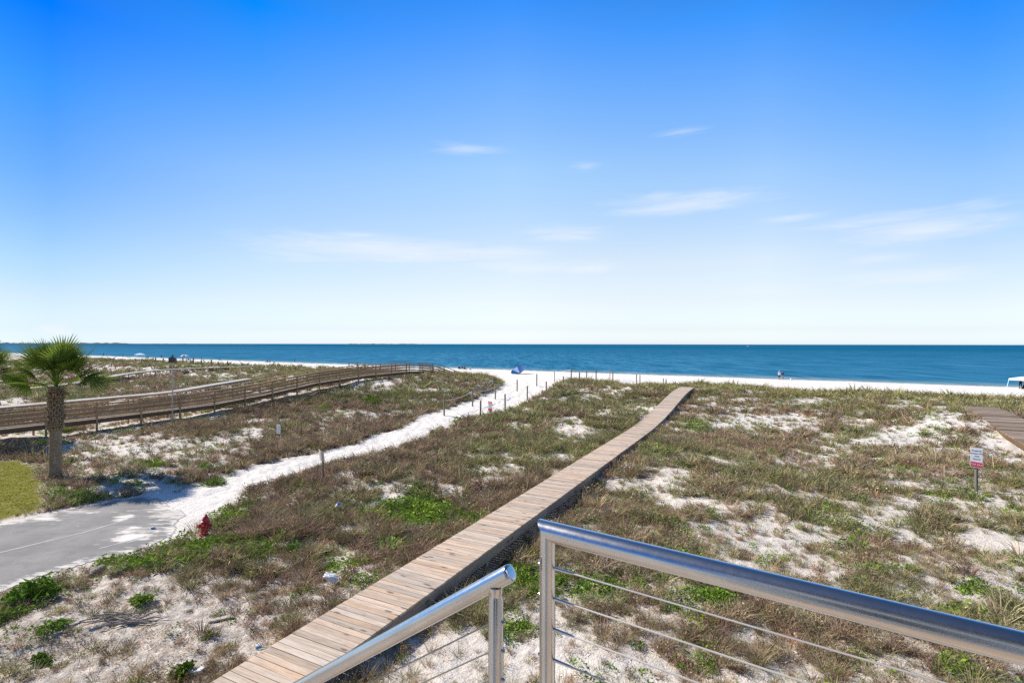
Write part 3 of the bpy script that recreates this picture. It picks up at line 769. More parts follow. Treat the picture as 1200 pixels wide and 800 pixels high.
# ---------------------------------------------------------------- steel rails and the deck they stand on
def rails():
    deck_z = 3.9
    P = Vector((.088, 1.26, CAM - 218.5 / FPX * 1.26 + .0)); Dv = Vector((.690, -.487, 0)).normalized()
    org = Vector((P.x, P.y, deck_z)); t = thing('guard_rail', org, 'stainless steel guard rail with thin cables across the right foreground', 'railing')
    top = P.z; n = Vector((0, 0, 1)); Lr = 2.4; rr, pr = .0245, .0195
    # mitred corner: horizontal top tube and the post are cut at 45 degrees
    def mitre_tube(a, d, L, rad, cutdir, name, seg=48):
        a = Vector(a); d = Vector(d).normalized(); s = d.cross(n if abs(d.z) < .9 else Dv).normalized(); u = s.cross(d)
        V, F = [], []
        for k in range(seg):
            an = 2 * math.pi * k / seg; o = s * math.cos(an) * rad + u * math.sin(an) * rad
            V.append(a + o - d * o.dot(cutdir))
        for k in range(seg):
            an = 2 * math.pi * k / seg; V.append(a + d * L + s * math.cos(an) * rad + u * math.sin(an) * rad)
        for k in range(seg): F.append((k, (k + 1) % seg, seg + (k + 1) % seg, seg + k))
        F.append(tuple(range(seg))); F.append(tuple(range(2 * seg - 1, seg - 1, -1)))
        mb = MB(); mb.add(V, F); return mb.build(name, M['steel'], t, True)
    zt = top - deck_z
    mitre_tube((0, 0, zt), Dv, Lr, rr, n * 1.0, 'top_rail')
    V = mitre_tube((0, 0, zt), -n, zt, pr, -Dv * 1.0 * (rr / pr), 'post')
    mb = MB(); mb.lathe([(.05, 0), (.05, .006), (.03, .012), (.021, .014)], (0, 0, 0), 28); mb.build('base_flange', M['steel'], t, True)
    for k in (1.15, 2.3):
        mb = MB(); q = Dv * k; mb.tube([q, q + n * (zt - rr * .8)], pr, 24); mb.build('post', M['steel'], t, True)
        mb = MB(); mb.lathe([(.05, 0), (.05, .006), (.03, .012), (.021, .014)], q, 28); mb.build('base_flange', M['steel'], t, True)
    zc = zt - .087
    for k in range(10):
        z = zc - k * .0745
        if z < .06: break
        mb = MB(); mb.tube([Dv * .012 + n * z, Dv * 2.29 + n * (z - .001)], .0021, 8); c = mb.build('cable', M['cable_pale'], t, True)
        mb = MB(); mb.tube([Dv * .014 + n * z, Dv * .060 + n * z, Dv * .075 + n * z], [.0040, .0036, .0022], 10)
        mb.lathe([(.0045, 0), (.0045, .004), (.0035, .007), (.001, .0085)], Dv * -.0185 + n * z, 10, axis=-Dv)
        mb.build('cable_fitting', M['steel'], c, True)
    # stair handrail
    a = .60; b = .81
    S = Vector((-1, a, -b)); c0 = Vector((-.006, 1.275, CAM - 268.5 / FPX * 1.275)); base = Vector((-.0395, 1.29, 0))
    org = Vector((base.x, base.y, deck_z)); t2 = thing('stair_handrail', org, 'stainless steel stair handrail with capped end sloping down at bottom centre', 'railing')
    s = S.normalized(); e = c0 - org
    mb = MB(); rr = .0222
    prof = [(.3, -.0062), (.65, -.0055), (.9, -.0035), (1, 0)]
    pts = [e - s * .004 + s * (k * .004) for k in (0, 1)] + [e + s * 3.2]
    mb.tube([e - s * .007, e - s * .0066, e - s * .0045, e, e + s * 3.2], [rr * .6, rr * .85, rr * .96, rr, rr], 40); mb.build('handrail', M['steel'], t2, True)
    kx = (e.x - 0) / 1.0; zc = (e + S * e.x).z
    mb = MB(); mb.lathe([(.019, 0), (.019, zc - .042), (.0165, zc - .036), (.0165, zc - .030), (.0185, zc - .026), (.0185, zc - .012)], (0, 0, 0), 32); mb.build('post', M['steel'], t2, True)
    mb = MB(); mb.lathe([(.05, 0), (.05, .006), (.03, .012), (.021, .014)], (0, 0, 0), 28); mb.build('base_flange', M['steel'], t2, True)
    q = S * 1.5; g = Vector((q.x, q.y, q.z - .0))
    mb = MB(); mb.tube([g, Vector((q.x, q.y, q.z + zc - .02))], .019, 24); mb.build('post', M['steel'], t2, True)
    for k in range(10):
        z = zc - .098 - k * .0715
        if z < .05: break
        p0 = Vector((0, 0, z)); mb = MB(); mb.tube([p0 + S * .012, p0 + S * 1.5], .0021, 8); c = mb.build('cable', M['cable_steel'], t2, True)
        hd = Vector((1, -a, 0)).normalized()
        mb = MB(); mb.tube([p0 + hd * .012, p0 + hd * .022, p0 + hd * .027], [.0062, .0062, .003], 10); mb.build('cable_fitting', M['steel'], c, True)
    # deck and stair below the frame of the photo
    t3 = thing('house_deck', (0, 0, 0), 'raised plank deck that carries the steel railings', 'deck')
    mb = MB()
    for k in range(26):
        y = 1.33 - .07 - k * .142
        x1 = .088 + (1.26 - y) * .690 / .487 + .06
        mb.obox(((-1.0 * 0 - .10 + x1) / 2, y, deck_z - .022), (1, 0, 0), (0, 1, 0), (0, 0, 1), (x1 + .10) / 2, .068, .019)
    mb.build('deck_planks', M['deck_new'], t3)
    for x, y in ((.0, 1.15), (.0, -2.0), (3.2, -2.0)):
        mb = MB(); mb.bar((x, y, -.3), (x, y, deck_z - .045), .14, .14, (0, 1, 0)); mb.build('post', M['stringer'], t3)
    st = Vector((-1, a, 0)).normalized(); sd = Vector((-st.y, st.x, 0))
    for k in range(18):
        p = Vector((-.14, 1.22, deck_z - .2)) + Vector((-1, a, -b)) * (k * .235) - sd * -.45 * 0
        if p.z < .1: break
        mb = MB(); mb.obox(p + sd * .42, sd, st, (0, 0, 1), .44, .13, .019); mb.build('stair_tread', M['deck_new'], t3)
    for q in (0.02, .84):
        mb = MB(); p = Vector((-.14, 1.22, deck_z - .34)) + sd * q; mb.bar(p, p + Vector((-1, a, -b)) * 4.1, .04, .24); mb.build('stair_beam', M['stringer'], t3)

def house():  # house out of view, added for steel reflections and to block sky light
    t = thing('unseen_house', (1.5, -2.1, 0), 'unseen grey beach house behind the deck, added for reflections and sky blocking', 'house')
    mb = MB()
    mb.box((0, -4.0, 5.2), (9, 8, 7.0)); mb.build('wall', M['siding'], t)
    mb = MB(); mb.add([(-5, -8.5, 8.72), (5, -8.5, 8.72), (5, .7, 8.72), (-5, .7, 8.72), (-1.5, -3.9, 11), (1.5, -3.9, 11)], [(0, 3, 2, 1), (0, 1, 5, 4), (2, 3, 4, 5), (1, 2, 5), (3, 0, 4)]); mb.build('roof', M['roofing'], t)
    for x in (-2.9, -.9, 2.4):
        mb = MB(); mb.box((x, .03, 5.2), (1.3, .06, 2.2)); f = mb.build('window', M['paint_white'], t); mb = MB(); mb.box((x, .065, 5.2), (1.1, .03, 2.0)); mb.build('pane', M['glass'], f)
    for x, y in ((-4.2, -.4), (4.2, -.4), (-4.2, -7.6), (4.2, -7.6), (0, -.4)):
        mb = MB(); mb.bar((x, y, -.3), (x, y, 1.7), .3, .3, (0, 1, 0)); mb.build('pile', M['stringer'], t)
M['cable_steel'] = plain('cable_steel', (.30, .29, .27), .35, .85)
M['cable_pale'] = plain('cable_pale_steel', (.62, .59, .54), .45, .5)
M['siding'] = plain('grey_siding', (.34, .37, .40), .7); M['roofing'] = plain('shingle_roof', (.12, .115, .11), .9); M['glass'] = plain('dark_window_glass', (.02, .025, .03), .08, spec=.6)

# ---------------------------------------------------------------- palms
def fan_frond(az, el, pet, Rf, droop, dead=False, seed=0):
    rs = np.random.default_rng(seed); V, F, C = [], [], []
    d = Vector((math.cos(az) * math.cos(el), math.sin(az) * math.cos(el), math.sin(el))); side = Vector((-math.sin(az), math.cos(az), 0))
    g0 = np.array([.125, .175, .028]) * rs.uniform(.8, 1.3) if not dead else np.array([.24, .17, .085]) * rs.uniform(.7, 1.1)
    def col(k=1.): return tuple(np.clip(g0 * k, 0, 1)) + (1,)
    pts = []; p = Vector((0, 0, 0)); dd = d.copy()
    for i in range(7):
        pts.append(p.copy()); p = p + dd * pet / 6; dd = (dd + Vector((0, 0, -droop * .07))).normalized()
    for i in range(6):
        a, b = pts[i], pts[i + 1]; w = .030 * (1 - i / 9); up = side.cross(dd) * .012
        n0 = len(V); V += [a - side * w, a + side * w, a + up, b - side * w * .9, b + side * w * .9, b + up]
        F += [(n0, n0 + 3, n0 + 5, n0 + 2), (n0 + 2, n0 + 5, n0 + 4, n0 + 1), (n0, n0 + 1, n0 + 4, n0 + 3)]; C += [col(1.25)] * 6
    hub = pts[-1]; nrm = side.cross(dd).normalized(); ns = 30; roll = rs.uniform(-.8, .8); side, nrm = (side * math.cos(roll) + nrm * math.sin(roll)), (nrm * math.cos(roll) - side * math.sin(roll))
    for k in range(ns):
        f = (k + .5) / ns * 2 - 1; phi = f * R(98)
        costa = .32 * Rf * max(0, math.cos(phi * .7))
        s0 = hub + dd * costa * .55
        L = Rf * (.62 + .38 * math.cos(phi * .62)) * rs.uniform(.9, 1.06)
        dr = (dd * math.cos(phi) + side * math.sin(phi) + nrm * (.28 * abs(f) - .05)).normalized()
        q = s0.copy(); w0 = 2 * math.pi * L * .42 * (196 / 360) / ns * .74; tn = dr.cross(nrm).normalized(); fold = nrm * (.012 if k % 2 else -.012)
        n0 = len(V); cc = rs.uniform(.75, 1.25); tip = rs.uniform(0, 1)
        for i in range(6):
            t = i / 5; w = w0 * (.15 + 2.1 * t) if t < .42 else w0 * (1.03 - 1.03 * ((t - .42) / .58) ** 1.3) + .002
            V += [q - tn * w + fold * (1 - t), q + tn * w + fold * (1 - t)]
            yl = np.array([1.5, 1.15, 1.0]) if (t > .85 and tip > .6) else np.ones(3)
            C += [tuple(np.clip(g0 * cc * yl * (1 + .15 * t), 0, 1)) + (1,)] * 2
            q = q + dr * L / 5; dr = (dr + Vector((0, 0, -1)) * droop * .20 * t * t * 2).normalized()
            if i: F.append((n0 + 2 * i - 2, n0 + 2 * i - 1, n0 + 2 * i + 1, n0 + 2 * i))
    return V, F, C
def palm(base, H, crown, label, seed, lean=(0, 0)):
    t = thing('palm_tree', base, label, 'palm tree', 'sabal palms')
    rnd = random.Random(seed)
    mb = MB(); n = 26; prof = []; pts, rad = [], []
    for i in range(n + 1):
        k = i / n; pts.append((lean[0] * k * k, lean[1] * k * k, H * k - (.15 if i == 0 else 0)))
        rad.append((.205 - .025 * k + .045 * max(0, 1 - k * 9)) * (1 + .025 * rnd.uniform(-1, 1)))
    mb.tube(pts, rad, 20); mb.build('trunk', M['bark'], t, True)
    # criss-cross of old leaf bases on the upper half
    mb = MB()
    rows = 15
    for j in range(rows):
        z = H * (.52 + .47 * j / rows)
        for k in range(9):
            an = 2 * math.pi * (k + .5 * (j % 2)) / 9 + rnd.uniform(-.1, .1); r = .172
            o = Vector((math.cos(an), math.sin(an), 0)); tn = Vector((-o.y, o.x, 0)); kk = z / H
            c = Vector((lean[0] * kk * kk, lean[1] * kk * kk, z)) + o * r; L = rnd.uniform(.14, .24) * (1.6 if rnd.random() < .06 else 1)
            up = (Vector((0, 0, 1)) + o * rnd.uniform(.45, .85)).normalized()
            for sgn in (-1, 1):
                q = c + tn * sgn * .075; mb.bar(q, q * .3 + c * .7 + up * L, .05, .022, o)
    mb.build('leaf_bases', M['bark'], t)
    top = Vector((lean[0], lean[1], H - .05)); ga = 2.39996
    N = 25
    for i in range(N):
        k = i / (N - 1); az = i * ga + rnd.uniform(-.25, .25); el = R(78) - k * R(62) + rnd.uniform(-.1, .1)
        V, F, C = fan_frond(az, el, crown * rnd.uniform(.40, .58), crown * rnd.uniform(.48, .60),   .22 + .5 * k, False, seed * 100 + i)
        raw_mesh('frond', V, F, M['frond'], t, {'tint': ('FLOAT_COLOR', C)}, False, tuple(top + Vector((0, 0, .12 * (1 - k)))))
    for i in range(1):
        V, F, C = fan_frond(i * 2.3 - .6, R(20) - .2 * i, crown * .35, crown * .28, 1.6, True, seed * 100 + 60 + i)
        raw_mesh('dead_frond', V, F, M['frond'], t, {'tint': ('FLOAT_COLOR', C)}, False, tuple(top - Vector((0, 0, .05))))
    return t

# ---------------------------------------------------------------- hydrant, signs, birdhouse
def hydrant():
    b = at(239.5, 626.5); WALKS.append(((b[0], b[1]), (b[0] + .08, b[1] - .25), .34)); t = thing('fire_hydrant', b, 'red fire hydrant beside the sandy end of the road', 'hydrant', rz=R(25))
    t.rotation_euler = (R(3), R(5), R(25)); k = .82
    sc = lambda P: [(r * k, h * k) for r, h in P]
    mb = MB(); mb.lathe(sc([(.16, -.05), (.16, .03), (.125, .04), (.105, .07), (.10, .40), (.135, .405), (.135, .445), (.11, .45)]), n=28); mb.build('barrel', M['hydrant'], t, True)
    mb = MB(); mb.lathe(sc([(.125, .452), (.135, .46), (.135, .485), (.115, .50), (.105, .56), (.08, .62), (.05, .655), (.045, .66)]), n=28); mb.build('bonnet', M['hydrant'], t, True)
    mb = MB(); mb.lathe(sc([(.045, .661), (.045, .69), (.024, .693), (.022, .735), (.008, .738)]), n=6); mb.build('operating_nut', M['hydrant'], t)
    for dv, r, L in (((1, 0, 0), .055, .20), ((-1, 0, 0), .055, .20), ((0, -1, 0), .075, .21)):
        mb = MB(); mb.lathe([(r * k, .06), (r * k, (L - .06) * k), (r * 1.25 * k, (L - .058) * k), (r * 1.25 * k, (L - .015) * k), (r * .9 * k, L * k)], (0, 0, .315 * k), 18, axis=dv)
        c = mb.build('outlet', M['hydrant'], t, True)
        mb = MB(); v = Vector(dv); mb.lathe([(.022 * k, 0), (.022 * k, .035 * k)], Vector((0, 0, .315 * k)) + v * (L * k - .002), 5, axis=dv); mb.build('cap_nut', M['hydrant'], c)
def text_mesh(body, size, mat, parent, loc, rot, name='lettering'):
    cu = bpy.data.curves.new(name, 'FONT'); cu.body = body; cu.size = size; cu.align_x = 'CENTER'; cu.align_y = 'CENTER'; cu.extrude = .0015; cu.resolution_u = 3
    o = bpy.data.objects.new(name, cu); COL.objects.link(o); bpy.context.view_layer.update()
    me = bpy.data.meshes.new_from_object(o.evaluated_get(bpy.context.evaluated_depsgraph_get()))
    bpy.data.objects.remove(o); me.name = name; me.materials.clear(); me.materials.append(mat)
    q = bpy.data.objects.new(name, me); COL.objects.link(q); q.parent = parent; q.location = loc; q.rotation_euler = rot
    return q
def signs():
    def face_cam(b): return math.atan2(b[0], -b[1]) if False else math.atan2(-b[0], b[1])
    # big white and red sign on the right
    b = at(1144.5, 576); k = b[1] / FPX
    t = thing('warning_sign', b, 'white notice with a red strip below on a grey round post', 'sign', rz=R(-38))
    top = (576 - 524.5) * k; w = 14.2 * k * math.cos(R(41)); h1 = 16.2 * k; h2 = 6.0 * k
    mb = MB(); mb.tube([(0, .03, -.3), (0, .03, top - .06)], .045 * 1.1, 14); mb.build('post', M['post_grey'], t, True)
    mb = MB(); mb.obox((.0, -.028, top - h1 / 2), (1, 0, 0), (0, 1, 0), (0, 0, 1), w / 2, .006, h1 / 2); p = mb.build('white_panel', M['sign_white'], t, bevel=.003)
    fr = R(90), 0, 0
    for i, (s, sz) in enumerate((('Property', .22), ('Owners Only', .21), ('And', .22), ('Guests', .22))):
        text_mesh(s, h1 * sz * .68, M['letter_dark'], p, (0, -.037, top - h1 * (.2 + .2 * i)), fr)
    mb = MB(); ax = Vector((1, 0, -.09)).normalized(); mb.obox((0, -.030, top - h1 - h2 / 2 - .012), ax, (0, 1, 0), Vector((0, 0, 1)) + ax * .09, w * .5, .006, h2 / 2); p = mb.build('red_panel', M['sign_red'], t, bevel=.003)
    mb = MB(); mb.obox((0, -.028, top - h1 - h2 / 2 - .012), ax, (0, 1, 0), Vector((0, 0, 1)) + ax * .09, w * .53, .005, h2 * .58); mb.build('white_backing', M['sign_white'], t)
    text_mesh('KEEP OUT', h2 * .47, M['letter_pale'], p, (0, -.039, top - h1 - h2 / 2 - .012), (R(90), R(5), 0))
    # red and white sign by the path
    b = at(574.5, 489.5); k = b[1] / FPX; top = 19.3 * k; w = 4.7 * k / math.cos(R(42))
    t = thing('path_sign', b, 'narrow red and white sign on a brown post beside the sand path', 'sign', rz=R(-42))
    mb = MB(); mb.box((0, .04, top * .4 - .1), (.07, .04, top * .9)); mb.build('post', M['post'], t)
    mb = MB(); mb.box((0, 0, top * .715), (w, .012, top * .57)); p = mb.build('board', M['sign_white'], t)
    for z0, z1 in ((.85, .995), (.44, .58)):
        mb = MB(); mb.box((0, -.009, top * (z0 + z1) / 2), (w * .97, .005, top * (z1 - z0))); mb.build('red_band', M['sign_red'], p)
    mb = MB()
    for i in range(4): mb.box((0, -.009, top * (.80 - .055 * i)), (w * (.7, .8, .6, .75)[i], .004, top * .028))
    mb.build('lettering', M['letter_grey'], p)
    mb = MB()
    for x in (-.2, .2): mb.box((x * w, -.0135, top * .92), (w * .26, .003, top * .06))
    mb.build('lettering', M['letter_pale'], p)
    # small white sign among the scrub
    b = at(326.5, 516); k = b[1] / FPX; top = 19.3 * k; w = 4.3 * k / math.cos(R(50))
    t = thing('small_sign', b, 'small white sign on a thin green post among dune scrub', 'sign', rz=R(-28))
    mb = MB(); mb.box((.03, .03, top * .5 - .1), (.05, .035, top * 1.0)); mb.build('post', M['post_grey'], t)
    mb = MB(); mb.box((0, 0, top * .70), (w, .01, top * .55)); p = mb.build('board', M['sign_white'], t)
    mb = MB()
    for i in range(4): mb.box((0, -.008, top * (.88 - .11 * i)), (w * (.7, .55, .7, .5)[i], .004, top * .045))
    mb.build('lettering', M['letter_grey'], p)
    # warped tan board
    b = at(377.5, 564); k = b[1] / FPX; top = 38 * k; w = 5.3 * k / math.cos(R(50))
    t = thing('weathered_sign', b, 'warped tan board sign on a dark stake beside the sand path', 'sign', rz=R(-30))
    mb = MB(); mb.box((.02, .03, top * .42 - .15), (.055, .05, top * .84)); mb.build('post', M['post_grey'], t)
    V = []; F = []; nx, nz = 6, 8
    for s in (0, 1):
        for i in range(nx):
            for j in range(nz):
                x = (i / (nx - 1) - .5) * w; z = top * (.66 + .34 * j / (nz - 1)); x2 = x - .22 * w * (j / (nz - 1) - .5)
                V.append((x2, -.02 - .03 * math.sin(i / (nx - 1) * 3.1) + s * .012, z - (.05 * top * (i / (nx - 1)) if j == nz - 1 else 0) - .03 * top * (i / (nx - 1))))
    ID = lambda s, i, j: s * nx * nz + i * nz + j
    for i in range(nx - 1):
        for j in range(nz - 1):
            F.append((ID(0, i, j), ID(0, i + 1, j), ID(0, i + 1, j + 1), ID(0, i, j + 1))); F.append((ID(1, i, j), ID(1, i, j + 1), ID(1, i + 1, j + 1), ID(1, i + 1, j)))
    for i in range(nx - 1):
        F.append((ID(0, i, 0), ID(1, i, 0), ID(1, i + 1, 0), ID(0, i + 1, 0))); F.append((ID(0, i, nz - 1), ID(0, i + 1, nz - 1), ID(1, i + 1, nz - 1), ID(1, i, nz - 1)))
    for j in range(nz - 1):
        F.append((ID(0, 0, j), ID(0, 0, j + 1), ID(1, 0, j + 1), ID(1, 0, j))); F.append((ID(0, nx - 1, j), ID(1, nx - 1, j), ID(1, nx - 1, j + 1), ID(0, nx - 1, j + 1)))
    raw_mesh('board', V, F, M['sign_tan'], t)
    b = at(371.4, 566); k = b[1] / FPX
    t = thing('thin_stake', b, 'thin dark stake left of the warped tan sign', 'stake'); mb = MB(); mb.tube([(0, 0, -.2), (.02, 0, 19 * k)], [.022, .016], 8); mb.build('stake', M['post_grey'], t, True)
    # purple-martin style birdhouse on a tall thin pole
    b = at(202.2, 496); k = b[1] / FPX; top = (496 - 424.8) * k
    t = thing('birdhouse', b, 'brown birdhouse with dark peaked roof on a tall thin grey pole', 'birdhouse', rz=R(12))
    mb = MB(); mb.tube([(0, 0, -.3), (0, 0, top)], .034, 12); mb.build('pole', M['metal_grey'], t, True)
    w = 6.6 * k
    mb = MB(); mb.box((0, 0, top + .015), (w * 1.45, w * 1.2, .03)); mb.build('porch', M['birdhouse'], t)
    mb = MB(); hh = 4.3 * k; mb.box((0, 0, top + .03 + hh / 2), (w, w * .8, hh)); hb = mb.build('house_box', M['birdhouse'], t)
    mb = MB(); mb.box((0, 0, top + .03 + hh * .5), (w * 1.4, w * 1.15, .02)); mb.build('ledge', M['birdhouse'], t)
    mb = MB()
    for z in (.28, .78):
        for x in (-.32, 0, .32): mb.lathe([(.03, 0), (.03, .004)], (x * w, -w * .4 - .001, top + .03 + hh * z), 12, axis=(0, -1, 0))
    mb.build('hole_shade_disc', M['hole_shade'], hb)  # flat black discs standing in for the shade inside entrance holes
    z0 = top + .03 + hh; e = w * .62; y = w * .52; rz = 2.3 * k
    mb = MB(); mb.add([(-e, -y, z0), (e, -y, z0), (e, y, z0), (-e, y, z0), (0, -y * .7, z0 + rz), (0, y * .7, z0 + rz)], [(0, 3, 2, 1), (0, 1, 4), (2, 3, 5), (1, 2, 5, 4), (3, 0, 4, 5)]); mb.build('roof', M['birdhouse_roof'], t)
    mb = MB(); mb.lathe([(.05, 0), (.06, .05), (.02, .12), (.004, .18)], (0, 0, z0 + rz * .93), 12); mb.build('finial', M['birdhouse_roof'], t, True)

# ---------------------------------------------------------------- posts and ropes along the path
ORD = 'first second third fourth fifth sixth seventh eighth ninth tenth eleventh twelfth thirteenth fourteenth fifteenth sixteenth seventeenth eighteenth nineteenth'.split()
def posts():
    def post(px, y0, y1, label, group, Y=None, r=.062):
        if Y is None: b = at(px, y1)
        else:
            x = (px - 600) / FPX * Y; b = (x, Y, gz(x, Y))
        k = b[1] / FPX; top = CAM - (y0 - hz(px)) * k - b[2]
        t = thing('rope_post', b, label, 'post', group)
        mb = MB(); j = random.uniform(-.03, .03); mb.tube([(0, 0, -.3), (j, 0, top - .02), (j, 0, top)], [r, r, r * .8], 12); mb.build('timber', M['post'], t, True)
        return Vector((b[0] + j, b[1], b[2] + top))
    A = [(520.8, 468, 487), (554, 457.5, 476), (580.5, 452, 467.5), (606, 444.5, 458.5), (629, 438, 452.5), (650, 434.5, 448.5), (669.5, 432.3, 447)]
    Bp = [(563, 469, 490.5), (592, 461.5, 481), (617.8, 452, 468.5), (640.2, 446.8, 461), (660, 440.8, 451), (679.3, 436, 448), (698.6, 433.5, 448), (714.7, 432.8, 447.5)]
    Cp = [(687.5, 433.8, 447.8, 62), (718.3, 436, 447.5, 62), (745.7, 438.3, 448, 63), (750.2, 439, 448, 63), (777.2, 443, 449, 62), (780.6, 444, 449, 62)]
    ta = [post(*q, f'{ORD[i]} post from the near end on the left side of the sand path', 'posts along the sand path') for i, q in enumerate(A)]
    tb = [post(*q, f'{ORD[i]} post from the near end on the right side of the sand path', 'posts along the sand path') for i, q in enumerate(Bp)]
    tc = [post(x, y0, y1, f'{ORD[i]} from left of the short posts beyond the crest grass', 'posts beyond the dune crest', Y) for i, (x, y0, y1, Y) in enumerate(Cp)]
    Dp = [(132.5, 421.5, 427.5, 112), (139.7, 421.8, 428, 108), (158.8, 420.2, 425, 116), (166, 420.4, 427, 108), (182.3, 418.8, 425, 112), (191.3, 419.6, 425.5, 112), (214.4, 418.6, 427.5, 100), (226.7, 418.6, 427, 100), (235.8, 422.2, 428, 100),
          (247.5, 421.2, 427.8, 96), (255.7, 423.6, 428.5, 96), (266.8, 423, 428.3, 96), (275.5, 426.8, 429, 94), (286, 426.3, 429, 94)]
    td = [post(x, y0, y1, f'{ORD[i]} from left of the far dark crest posts near the birdhouse', 'far posts along the dune crest', Y, .12) for i, (x, y0, y1, Y) in enumerate(Dp)]
    def rope(pts, label, sag=.22, drop=.06):
        o = pts[0]; t = MB(); V = []
        for a, b in zip(pts[:-1], pts[1:]):
            for k in range(9):
                s = k / 8; p = a.lerp(b, s); p.z -= drop + sag * 4 * s * (1 - s) * (.6 + .8 * random.random() * 0 + .2); V.append(p - o)
        t.tube(V, .026, 6); ob = t.build('rope', M['rope'], None, True, loc=tuple(o)); tag(ob, label, 'rope', 'ropes between the path posts')
    rope(ta[:3] + [Vector(world_at_depth(592, 452, ta[2].y + 2))], 'pale rope hanging on the posts left of the sand path')
    rope(ta[5:] + [tb[6], tb[7]], 'pale rope strung between posts in front of the sea', .15)

# ---------------------------------------------------------------- people and beach things
def skin_body(name, J, E, Rd, parent, mat_fn, mats, loc=(0, 0, 0)):
    keys = list(J); V = [J[k] for k in keys]; me = bpy.data.meshes.new(name)
    me.from_pydata(V, [(keys.index(a), keys.index(b)) for a, b in E], [])
    o = bpy.data.objects.new(name, me); COL.objects.link(o)
    md = o.modifiers.new('skin', 'SKIN'); md.use_smooth_shade = True
    for i, k in enumerate(keys):
        sv = me.skin_vertices[0].data[i]; sv.radius = (Rd[k], Rd[k]) if not isinstance(Rd[k], tuple) else Rd[k]; sv.use_root = (k == 'pelvis')
    o.modifiers.new('sub', 'SUBSURF').levels = 2
    bpy.context.view_layer.update()
    m2 = bpy.data.meshes.new_from_object(o.evaluated_get(bpy.context.evaluated_depsgraph_get()))
    bpy.data.objects.remove(o); m2.name = name
    q = bpy.data.objects.new(name, m2); COL.objects.link(q); q.parent = parent; q.location = loc
    m2.materials.clear()
    for m in mats: m2.materials.append(m)
    for p in m2.polygons: p.material_index = mat_fn(p.center); p.use_smooth = True
    return q
EDGES = [('pelvis', 'chest'), ('chest', 'neck'), ('neck', 'head'), ('head', 'crown'), ('chest', 'shl'), ('shl', 'ell'), ('ell', 'hal'), ('chest', 'shr'), ('shr', 'elr'), ('elr', 'har'),
         ('pelvis', 'hpl'), ('hpl', 'knl'), ('knl', 'anl'), ('anl', 'tol'), ('pelvis', 'hpr'), ('hpr', 'knr'), ('knr', 'anr'), ('anr', 'tor')]
RADS = dict(pelvis=(.16, .11), chest=(.17, .115), neck=.055, head=(.085, .095), crown=(.065, .07), shl=.07, ell=.045, hal=.03, shr=.07, elr=.045, har=.03,
            hpl=.09, knl=.06, anl=.045, tol=.035, hpr=.09, knr=.06, anr=.045, tor=.035)
def person(base, label, shirt, shorts, pose='stand', rz=0, hair='hair', arms=0., legs_skin=True, seat=.22):
    t = thing('person', base, label, 'person', None, rz)
    if pose == 'stand':
        J = dict(pelvis=(0, 0, .95), chest=(0, .0, 1.32), neck=(0, -.01, 1.48), head=(0, -.02, 1.60), crown=(0, -.02, 1.70), shl=(-.20, 0, 1.40), ell=(-.27 - arms * .06, .02, 1.12 + arms * .1), hal=(-.26 + arms * .16, -.08 - arms * .12, .88 + arms * .2),
                 shr=(.20, 0, 1.40), elr=(.27 + arms * .06, .02, 1.12 + arms * .1), har=(.26 - arms * .16, -.08 - arms * .12, .88 + arms * .2), hpl=(-.10, 0, .86), knl=(-.11, -.02, .48), anl=(-.11, .02, .07), tol=(-.12, -.13, .03),
                 hpr=(.10, 0, .86), knr=(.12, -.04, .48), anr=(.13, .0, .07), tor=(.14, -.15, .03))
        def fn(c):
            if c.z > 1.46: return 0
            if abs(c.x) > .235 and c.z < 1.2: return 0
            if c.z > .93: return 1
            if c.z > .52: return 2
            return 0 if legs_skin else 2
    else:  # sitting in a low chair, facing -y
        s = seat
        J = dict(pelvis=(0, 0, s + .1), chest=(0, .16, s + .45), neck=(0, .2, s + .60), head=(0, .18, s + .72), crown=(0, .18, s + .82), shl=(-.19, .17, s + .53), ell=(-.26, .02, s + .30), hal=(-.24, -.2, s + .24),
                 shr=(.19, .17, s + .53), elr=(.26, .02, s + .30), har=(.24, -.2, s + .24), hpl=(-.1, -.05, s + .09), knl=(-.13, -.44, s + .2), anl=(-.13, -.74, .07), tol=(-.13, -.86, .06),
                 hpr=(.1, -.05, s + .09), knr=(.13, -.44, s + .2), anr=(.13, -.78, .07), tor=(.13, -.9, .06))
        def fn(c):
            if c.z > s + .58: return 0
            if abs(c.x) > .225: return 0
            if c.y > -.03 and c.z > s + .2: return 1
            if c.y > -.36: return 2
            return 0
    skin_body('body', J, EDGES, RADS, t, fn, [M['skin'], M[shirt], M[shorts]])
    h = Vector(J['crown']); mb = MB()
    mb.lathe([(.104, -.075), (.107, -.03), (.09, .035), (.055, .07), (.01, .082)], (h.x, h.y + .018, h.z), 16); mb.build('hair' if hair == 'hair' else 'hat', M[hair], t, True)
    return t
def beach_chair(base, label, fabric, rz=0):
    t = thing('beach_chair', base, label, 'beach chair', 'low beach chairs', rz)
    mb = MB(); mb.obox((0, -.02, .2), (1, 0, 0), (0, 1, -.12), (0, .12, 1), .25, .25, .012); mb.build('seat', M[fabric], t)
    mb = MB(); mb.obox((0, .37, .48), (1, 0, 0), (0, .42, .9), (0, -.9, .42), .25, .34, .012); mb.build('backrest', M[fabric], t)
    for x in (-.27, .27):
        mb = MB(); mb.tube([(x, -.28, .02), (x, -.26, .4), (x, .3, .42)], .014, 8); mb.tube([(x, .3, .02), (x, .22, .2), (x, .54, .82)], .014, 8); mb.tube([(x, -.28, .03), (x, .34, .03)], .014, 8); mb.build('frame', M['metal_grey'], t, True)
    return t
